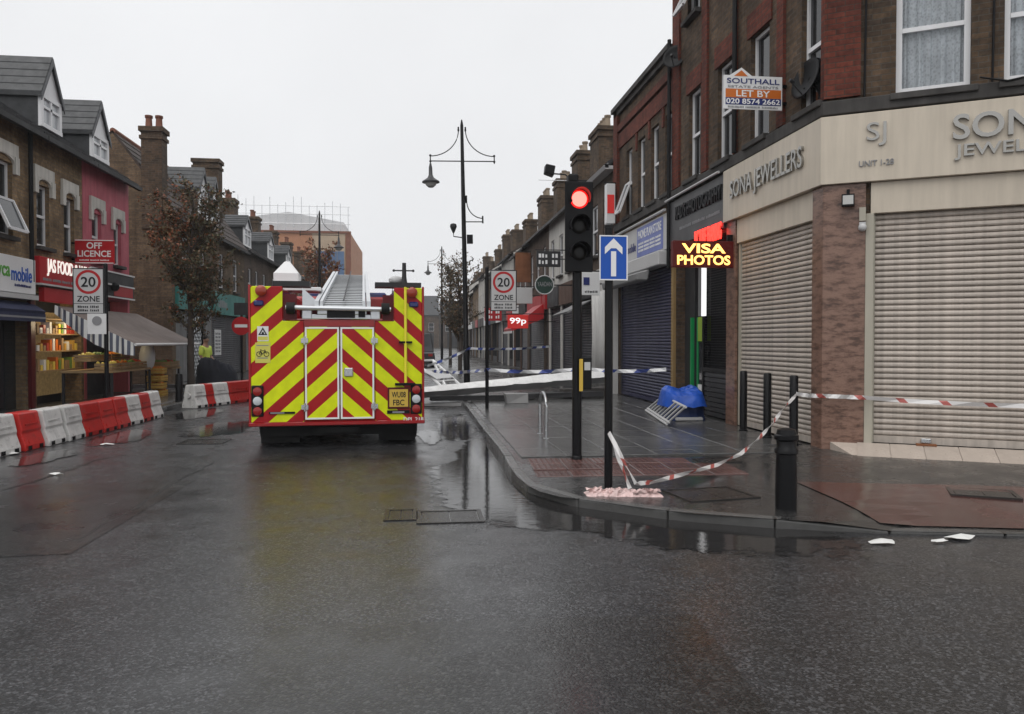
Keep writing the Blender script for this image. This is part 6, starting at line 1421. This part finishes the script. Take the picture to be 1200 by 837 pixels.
# ================================================================== TAPES
p3 = wx(930, 465, 5.32); e = F2(6.2, 1.0, .6)
zt = wy(930, 461, p3.y).z
tag(ribbon('barrier_tape', [(p3.x, p3.y-.07, zt), (CX-.14, CY-.12, zt-.005), F2(.5, zt-.015, .16), F2(3.0, zt-.04, .3), F2(6.5, zt-.03, .5)], .058, 'tape_red_white', (p3.x, p3.y, zt), 10, [.01, .0, .03, .03], twist=.4), 'taut red and white tape running from bollard past the wide cream shutter', 'tape')
op = (O.x, O.y-.045)
def onplane(px, py, a, b):      # where a sight line meets the upright plane through two ground points
    a, b = Vector(a), Vector(b); n = Vector((-(b-a).y, (b-a).x)); r = ray(px, py); t = a.dot(n)/(r.x*n.x+r.y*n.y); return (r.x*t, r.y*t, CAM_H+r.z*t)
sa, sb = (p3.x, p3.y-.07), (2.2, 7.25)
tag(ribbon('barrier_tape', [(p3.x, p3.y-.07, zt-.02)]+[onplane(a, b, sa, sb) for a, b in ((917, 480), (905, 497), (890, 513), (868, 532), (840, 545), (800, 556), (765, 565), (745, 567))]+[(op[0]-.01, op[1]-.01, .68)], .045, 'tape_red_white', (op[0], op[1], .15), 4, 0, twist=.6), 'slack red and white tape trailing from bollard to the one way post', 'tape')
tag(ribbon('barrier_tape', [(op[0], op[1]-.02, .66), (2.05, 7.28, .16)], .045, 'tape_red_white', (2.0, 7.3, .15), 8, 0, twist=.4), 'short end of red and white tape hanging down the one way post', 'tape')
random.seed(5); hp = thing('tape_heap', (1.98, 7.3, .088), 'crumpled heap of pink and white tape at the foot of the post', 'tape')
def heap(m):
    nx, ny = 46, 12; m.uv = []
    for i in range(nx+1):
        for j in range(ny+1):
            u, v = i/nx, j/ny; e = math.sin(math.pi*u)**.35*math.sin(math.pi*v)**.6
            x = 1.64+.72*u; y = 7.42-.14*u+(v-.5)*(.2+.07*noise.noise(Vector((u*9, 0, 0)))); k = noise.noise(Vector((u*17, v*5, 2)))+.6*noise.noise(Vector((u*40, v*11, 7)))
            m.v.append(Vector((x+.02*k, y+.02*noise.noise(Vector((u*22, v*9, 5))), .086+e*(.05+.045*k)))); m.uv.append((u*.72+.05*k, v+.5*k))
            if i and j: q = i*(ny+1)+j; m.f.append([q-ny-2, q-ny-1, q, q-1]); m.m.append(0)
tp(heap, 'crumpled_tape', 'tape_heap', hp, recalc=False)
for k in range(6):
    x0 = 1.72+.55*k/5; pts = [(x0+random.uniform(-.09, .09), 7.4-.14*(x0-1.64)/.7+random.uniform(-.06, .06), .11+random.uniform(0, .04)) for j in range(5)]
    r_ = ribbon('tape_loop', pts, .04, 'tape_heap', (0, 0, 0), 5, 0, twist=1.2); r_.parent = hp; r_.location = -hp.location
tag(ribbon('police_tape', [(5.25, 15.85, 1.0), (3.6, 16.6, 1.0), (1.5, 16.75, .98), (.4, 22.0, .75)], .08, 'tape_blue_white', (1.5, 16.75, .98), 14, [.05, .06, .05], twist=.5), 'blue and white police tape strung from photo shop past the zone post', 'tape')
tag(ribbon('police_tape', [(5.3, 30.5, 1.4), (1.75, 26.5, 1.35), (.3, 25.2, .8)], .09, 'tape_blue_white', (1.75, 26.5, 1.35), 12, [.06, .04], twist=.5), 'blue and white police tape tied round the lamp post', 'tape')
# ================================================================== FRUIT STALLS ON THE LEFT
def stall(y0, y1, x0, x1, z, label):
    o = thing('stall_table', ((x0+x1)/2, (y0+y1)/2, .12), label, 'table', 'fruit stall tables')
    tp(lambda m: m.box(x0, x1, y0, y1, z-.05, z), 'top', 'crate_wood', o)
    for x in (x0+.05, x1-.05):
        for y in (y0+.05, y1-.05): tp(lambda m: m.box(x-.025, x+.025, y-.025, y+.025, .12, z-.05), 'leg', 'charcoal', o)
    return o
stall(18.6, 21.2, -8.1, -6.95, .92, 'low stall table under the striped canopy flap with fruit'); stall(22.2, 23.5, -7.9, -6.9, .86, 'small stall table with pots in front of the pink house')
def crate(x, y, z, rz, mat, fruit, label, tiltx=.0, w_=.38, l_=.55, h_=.16):
    o = thing('fruit_crate', (x, y, z), label, 'crate', 'crates of fruit and vegetables', rz=rz, local=True)
    m = MB(); m.box(-w_/2, w_/2, -l_/2, l_/2, 0, .015)
    for k in range(2):
        za = .03+k*.07; m.box(-w_/2, -w_/2+.012, -l_/2, l_/2, za, za+.055); m.box(w_/2-.012, w_/2, -l_/2, l_/2, za, za+.055); m.box(-w_/2+.012, w_/2-.012, -l_/2, -l_/2+.012, za, za+.055); m.box(-w_/2+.012, w_/2-.012, l_/2-.012, l_/2, za, za+.055)
    m.build('box', mat, o); m = MB()
    for k in range(26): m.ball((random.uniform(-w_/2+.05, w_/2-.05), random.uniform(-l_/2+.05, l_/2-.05), .09+random.uniform(0, .09)), .045, 6, jit=.05)
    tag(m.build('produce', fruit, o, smooth=True), kind='stuff')
fr_l = ['fruit_yellow', 'fruit_orange', 'fruit_green', 'fruit_red', 'fruit_yellow', 'fruit_green', 'fruit_orange', 'fruit_yellow']; nm = {'fruit_yellow': 'yellow', 'fruit_orange': 'orange', 'fruit_green': 'green', 'fruit_red': 'red'}
i = 0
for r_ in range(2):
    for k in range(4): crate(-7.2-.45*r_, 18.95+k*.62, .93+.2*r_, 0, 'crate_wood', fr_l[i], f'crate of {nm[fr_l[i]]} fruit on the stall table, {("front", "raised back")[r_]} row, {("near the striped flap", "second along", "third along", "by the zone post side")[k]}'); i += 1
for k in range(4): crate(-7.0, 21.75, .122+k*.2, .1*(k % 2), 'crate_yellow', 'fruit_orange', f'yellow crate standing on the pavement between the stalls, {("lowest", "second", "third", "topmost")[k]} of its stack', h_=.18)
for k in range(3): crate(-7.1-.05*k, 22.45+k*.42, .87, 1.57, 'crate_wood', ['fruit_green', 'fruit_red', 'fruit_green'][k], f'crate of {["leafy greens", "red produce", "green vegetables"][k]} on the small stall table, {["first", "middle", "last"][k]} one')
lp = thing('shop_lamp', (-8.1, 19.7, 2.1), 'warm bulb hanging inside the fruit shop under the canopy', 'lamp')
tp(lambda m: m.ball((-8.1, 19.7, 2.12), .05, 10), 'bulb', 'lit_letters', lp, smooth=True); tp(lambda m: m.tube([(-8.1, 19.7, 2.16), (-8.1, 19.7, 2.6)], .008, 5), 'flex', 'black_plastic', lp)
pl0 = bpy.data.lights.new('bulb_light', 'POINT'); pl0.energy = 28; pl0.color = (1, .8, .5); pl0.shadow_soft_size = .12; plo = bpy.data.objects.new('bulb_light', pl0); C.objects.link(plo); plo.parent = lp; plo.location = (.12, 0, -.08)
# goods on lit shelves behind the stall
sv = thing('shop_shelves', (-8.6, 19.6, .12), 'lit shelves packed with goods inside the food shop', 'shelf')
for z in (.9, 1.35, 1.75, 2.1): tp(lambda m: m.box(-8.9, -8.5, 18.5, 20.7, z, z+.03), 'shelf_board', 'crate_wood', sv)
for z in (.93, 1.38, 1.78):
    for k in range(14): w_ = .1; h_ = random.uniform(.12, .3); y = 18.55+k*.15; tp(lambda m: m.box(-8.75, -8.55, y, y+w_, z, z+h_), 'packet', random.choice(['fruit_yellow', 'crate_yellow', 'sign_white', 'fruit_red', 'cardboard', 'fruit_green', 'sign_orange']), sv)
p = wy(117, 425, 20.4); bg_ = MB(); bg_.ball((-7.05, 21.15, 1.2), .25, 14, sq=(.8, .8, 1.5), jit=.04); tag(bg_.build('hanging_bag', 'plastic_wrap', None, (-7.05, 21.15, .93), smooth=True), 'pale plastic wrapped bundle standing at the end of the fruit stall', 'bundle')
# ================================================================== HEAP AND PERSON BEHIND THE SHORT BARRIER ROW
hp2 = thing('covered_heap', (-6.0, 24.0, .0), 'dark rounded covered heap on the ground behind the short barrier row', 'heap')
tp(lambda m: tarp(m, .55, .5, .95, -6.0, 24.0, .0, 9.1), 'cover', 'trousers', hp2, smooth=True)
def person(x, y, rz, label):
    o = thing('person', (x, y, .12 if y > 28 or y < 23.4 else 0), label, 'person', rz=rz, local=True)
    V = [(0, 0, .95), (0, 0, 1.15), (0, 0.01, 1.38), (0, 0, 1.5), (0, -.01, 1.62), (0, -.01, 1.72), (.1, 0, .9), (.11, -.01, .5), (.11, .02, .1), (.11, -.12, .05), (-.1, 0, .9), (-.12, -.03, .5), (-.12, .0, .1), (-.12, -.14, .05),
         (.19, .01, 1.4), (.25, .0, 1.12), (.22, -.16, .95), (.21, -.24, .92), (-.19, .01, 1.4), (-.25, 0, 1.12), (-.22, -.16, .95), (-.21, -.24, .92)]
    E_ = [(0, 1), (1, 2), (2, 3), (3, 4), (4, 5), (0, 6), (6, 7), (7, 8), (8, 9), (0, 10), (10, 11), (11, 12), (12, 13), (2, 14), (14, 15), (15, 16), (16, 17), (2, 18), (18, 19), (19, 20), (20, 21)]
    rad = [.14, .13, .15, .055, .085, .06, .09, .062, .04, .04, .09, .062, .04, .04, .062, .045, .032, .03, .062, .045, .032, .03]
    def body(name, sel, grow, mat, parent):
        idx = {v: k for k, v in enumerate(sel)}; me = bpy.data.meshes.new(name); me.from_pydata([V[v] for v in sel], [(idx[a], idx[b]) for a, b in E_ if a in idx and b in idx], [])
        q = bpy.data.objects.new(name, me); C.objects.link(q); q.parent = parent; sk_ = q.modifiers.new('skin', 'SKIN'); q.modifiers.new('sub', 'SUBSURF').levels = 2; q.modifiers['sub'].render_levels = 2
        for v in sel: sv_ = me.skin_vertices[0].data[idx[v]]; f = 1.0 if v != 2 else 1.25; sv_.radius = ((rad[v]+grow)*f, (rad[v]+grow)*(.8 if v < 3 else 1)); sv_.use_root = (v == sel[0])
        me.materials.append(MATS[mat]); return q
    b = body('body', list(range(22)), 0, 'skin', o)
    body('trousers', [0, 6, 7, 8, 10, 11, 12], .015, 'trousers', b); body('jacket', [0, 1, 2, 14, 15, 18, 19], .025, 'hivis', b)
    for s in (-1, 1): m = MB(); m.ball((s*.11, -.06, .05), .07, 8, sq=(.7, 1.9, .7)); m.build('shoe', 'rubber', b, smooth=True)
    m = MB(); m.ball((0, .0, 1.7), .105, 12, sq=(.85, .98, 1.0)); m.build('hair', 'hair', b, smooth=True)
    m = MB(); m.ball((0, -.02, 1.65), .1, 12, sq=(.76, .93, 1.15)); m.ball((0, -.115, 1.63), .018, 6); m.ball((-.075, 0, 1.64), .022, 6); m.ball((.075, 0, 1.64), .022, 6); m.build('head', 'skin', b, smooth=True)
    m = MB(); m.lathe([(.185, 1.0), (.19, 1.02), (.19, 1.05), (.185, 1.07)], (0, 0, 0), 16); m.build('reflective_band', 'hivis_band', b, smooth=True)
    return o
pp = wy(241, 420, 25.6); person(pp.x, 25.6, 1.2, 'person in yellow high visibility jacket standing behind the street tree')
# ================================================================== TREES
def tree(x, y, z0, h, cw, cz0, nleaf, seed, label, leafs=('leaf_a', 'leaf_b', 'leaf_c', 'leaf_d'), red_at=None, leafsz=.05, trunk=.1, name='street_tree', upright=1.5):
    rnd = random.Random(seed); o = thing(name, (x, y, z0), label, 'tree', local=True)
    m = MB(); pts = [(0, 0, 0)]; n = 7
    for k in range(1, n+1): pts.append((rnd.uniform(-.05, .05)*k/3, rnd.uniform(-.05, .05)*k/3, h*.95*k/n))
    m.tube(pts, [trunk*(1-.85*k/n)+.008 for k in range(n+1)], 9); m.build('trunk', 'bark', o, smooth=True)
    tips = []; m = MB()
    for b in range(34):
        t0 = rnd.uniform(cz0*.85, h*.86); az = rnd.uniform(0, 2*math.pi); f = (t0-cz0*.85)/(h-cz0*.85)
        L = cw*(.55+.55*math.sin(math.pi*min(1, .18+f*.8)))*rnd.uniform(.55, 1.05); p = Vector((0, 0, t0)); d = Vector((math.cos(az), math.sin(az), upright*rnd.uniform(.4, 1.0))).normalized(); pp_ = [p]; 
        for k in range(4):
            p = p+d*L/4; d = (d+Vector((rnd.uniform(-.2, .2), rnd.uniform(-.2, .2), .12))).normalized(); pp_.append(p)
        r0 = trunk*.32*(1-.6*f); m.tube(pp_, [r0, r0*.75, r0*.5, r0*.32, r0*.15], 5)
        for k in range(1, 5):
            for j in range(2):
                q = pp_[k]; e_ = q+Vector((rnd.uniform(-1, 1), rnd.uniform(-1, 1), rnd.uniform(-.2, 1))).normalized()*L*.3; m.tube([q, e_], [r0*.25, .003], 4); tips += [(q, e_)]
    m.build('limbs', 'bark', o)
    crown = [MB() for _ in leafs]
    for k in range(nleaf):
        q, e_ = rnd.choice(tips); c = q.lerp(e_, rnd.uniform(.1, 1.15))+Vector((rnd.gauss(0, .1), rnd.gauss(0, .1), rnd.gauss(0, .1)))*cw*.35
        wgt = [.36, .34, .05, .25]
        if red_at and (c.z > red_at[0] and c.x < red_at[1]): wgt = [.16, .4, .34, .1]
        li = rnd.choices(range(len(leafs)), wgt[:len(leafs)])[0]; s = leafsz*rnd.uniform(.6, 1.4)
        a = Vector((rnd.gauss(0, 1), rnd.gauss(0, 1), rnd.gauss(0, 1))).normalized(); b = a.cross(Vector((rnd.gauss(0, 1), rnd.gauss(0, 1), rnd.gauss(0, 1)))).normalized()
        crown[li].add([c-a*s, c+b*s*.55, c+a*s, c-b*s*.55], [(0, 1, 2, 3)])
    for mb_, lf in zip(crown, leafs):
        if mb_.f: tag(mb_.build('crown', lf, o, recalc=False), kind='stuff')
    return o
tree(-6.33, 22.5, .12, 5.8, 1.6, 1.9, 12500, 3, 'slim street tree with dark green and rusty autumn leaves by the barriers', red_at=(3.7, .1), leafsz=.042, trunk=.1)
tree(1.95, 36.0, .12, 5.2, 1.3, 1.6, 2200, 11, 'thin brown street tree behind the tall lamp post', ('leaf_b', 'leaf_d'), leafsz=.06)
tree(1.95, 47.0, .12, 6.5, 1.8, 2.0, 2500, 12, 'bare brown street tree further down the right pavement', ('leaf_b', 'leaf_d'), leafsz=.07)
tree(-6.4, 52.0, .12, 8.0, 2.0, 3.0, 3500, 13, 'russet street tree in front of the orange block', ('leaf_b', 'leaf_c'), leafsz=.09, trunk=.13)
# ================================================================== CARS DOWN THE STREET
def car(x, y, mat, label, van=False):
    o = thing('parked_car', (x, y, 0), label, 'car', 'vehicles parked down the street', local=True); h = 2.1 if van else 1.45
    def q(fn, name, mt, parent=o, **k): m = MB(); fn(m); return m.build(name, mt, parent, **k)
    q(lambda m: m.sweep([(-.88, 0, .3), (.88, 0, .3), (.9, 0, .6), (.86, 0, .92), (-.86, 0, .92), (-.9, 0, .6)], (0, 0, 0), (0, 4.3, 0)), 'body', mat, bev=.06)
    q(lambda m: m.hexa([(-.84, .15, .92), (.84, .15, .92), (.84, 3.2, .92), (-.84, 3.2, .92), (-.66, .5, h), (.66, .5, h), (.66, 2.5, h), (-.66, 2.5, h)]), 'cabin', mat, bev=.05)
    q(lambda m: m.hexa([(-.72, .19, 1.0), (.72, .19, 1.0), (.72, .215, 1.0), (-.72, .215, 1.0), (-.6, .425, h-.1), (.6, .425, h-.1), (.6, .45, h-.1), (-.6, .45, h-.1)]), 'rear_window', 'glass')
    for s in (-1, 1):
        q(lambda m: m.box(s*.62-.13, s*.62+.13, -.02, .02, .68, .84), 'tail_light', 'lens_red')
        for yw in (.75, 3.45): wh = q(lambda m: m.tube([(s*.9, yw, .31), (s*.7, yw, .31)], .31, 16), 'wheel', 'rubber'); q(lambda m: m.tube([(s*.91, yw, .31), (s*.89, yw, .31)], .18, 12), 'hub', 'steel', wh)
    q(lambda m: m.box(-.26, .26, -.02, .01, .5, .62), 'number_plate', 'plate_yellow')
car(.12, 47, 'car_dark', 'dark van parked beyond the fire engine', True); car(.15, 54, 'car_silver', 'silver car parked down the street'); car(-4.8, 70, 'car_dark', 'dark car parked on the far left of the street')
car(.1, 61, 'car_dark', 'black hatchback parked third behind the dark van'); car(.15, 68, 'car_silver', 'silver hatchback parked fourth behind the dark van'); car(.1, 76, 'car_dark', 'dark van parked farthest down the right kerb', True)
car(-4.9, 60, 'car_silver', 'silver van parked on the left kerb down the street', True)
# ================================================================== HAZE: damp air over the street
hz = MB(); hz.box(-60, 60, -30, 260, -1, 22); ho = hz.build('haze', 'litter', None); ho.data.materials.clear()
hm = bpy.data.materials.new('damp_air'); hm.use_nodes = True; nt = hm.node_tree; nt.nodes.clear(); out = nt.nodes.new('ShaderNodeOutputMaterial'); pv = nt.nodes.new('ShaderNodeVolumePrincipled')
pv.inputs['Color'].default_value = (.93, .95, .98, 1); pv.inputs['Density'].default_value = .0007; nt.links.new(pv.outputs[0], out.inputs['Volume'])
ho.data.materials.append(hm); tag(ho, kind='stuff')
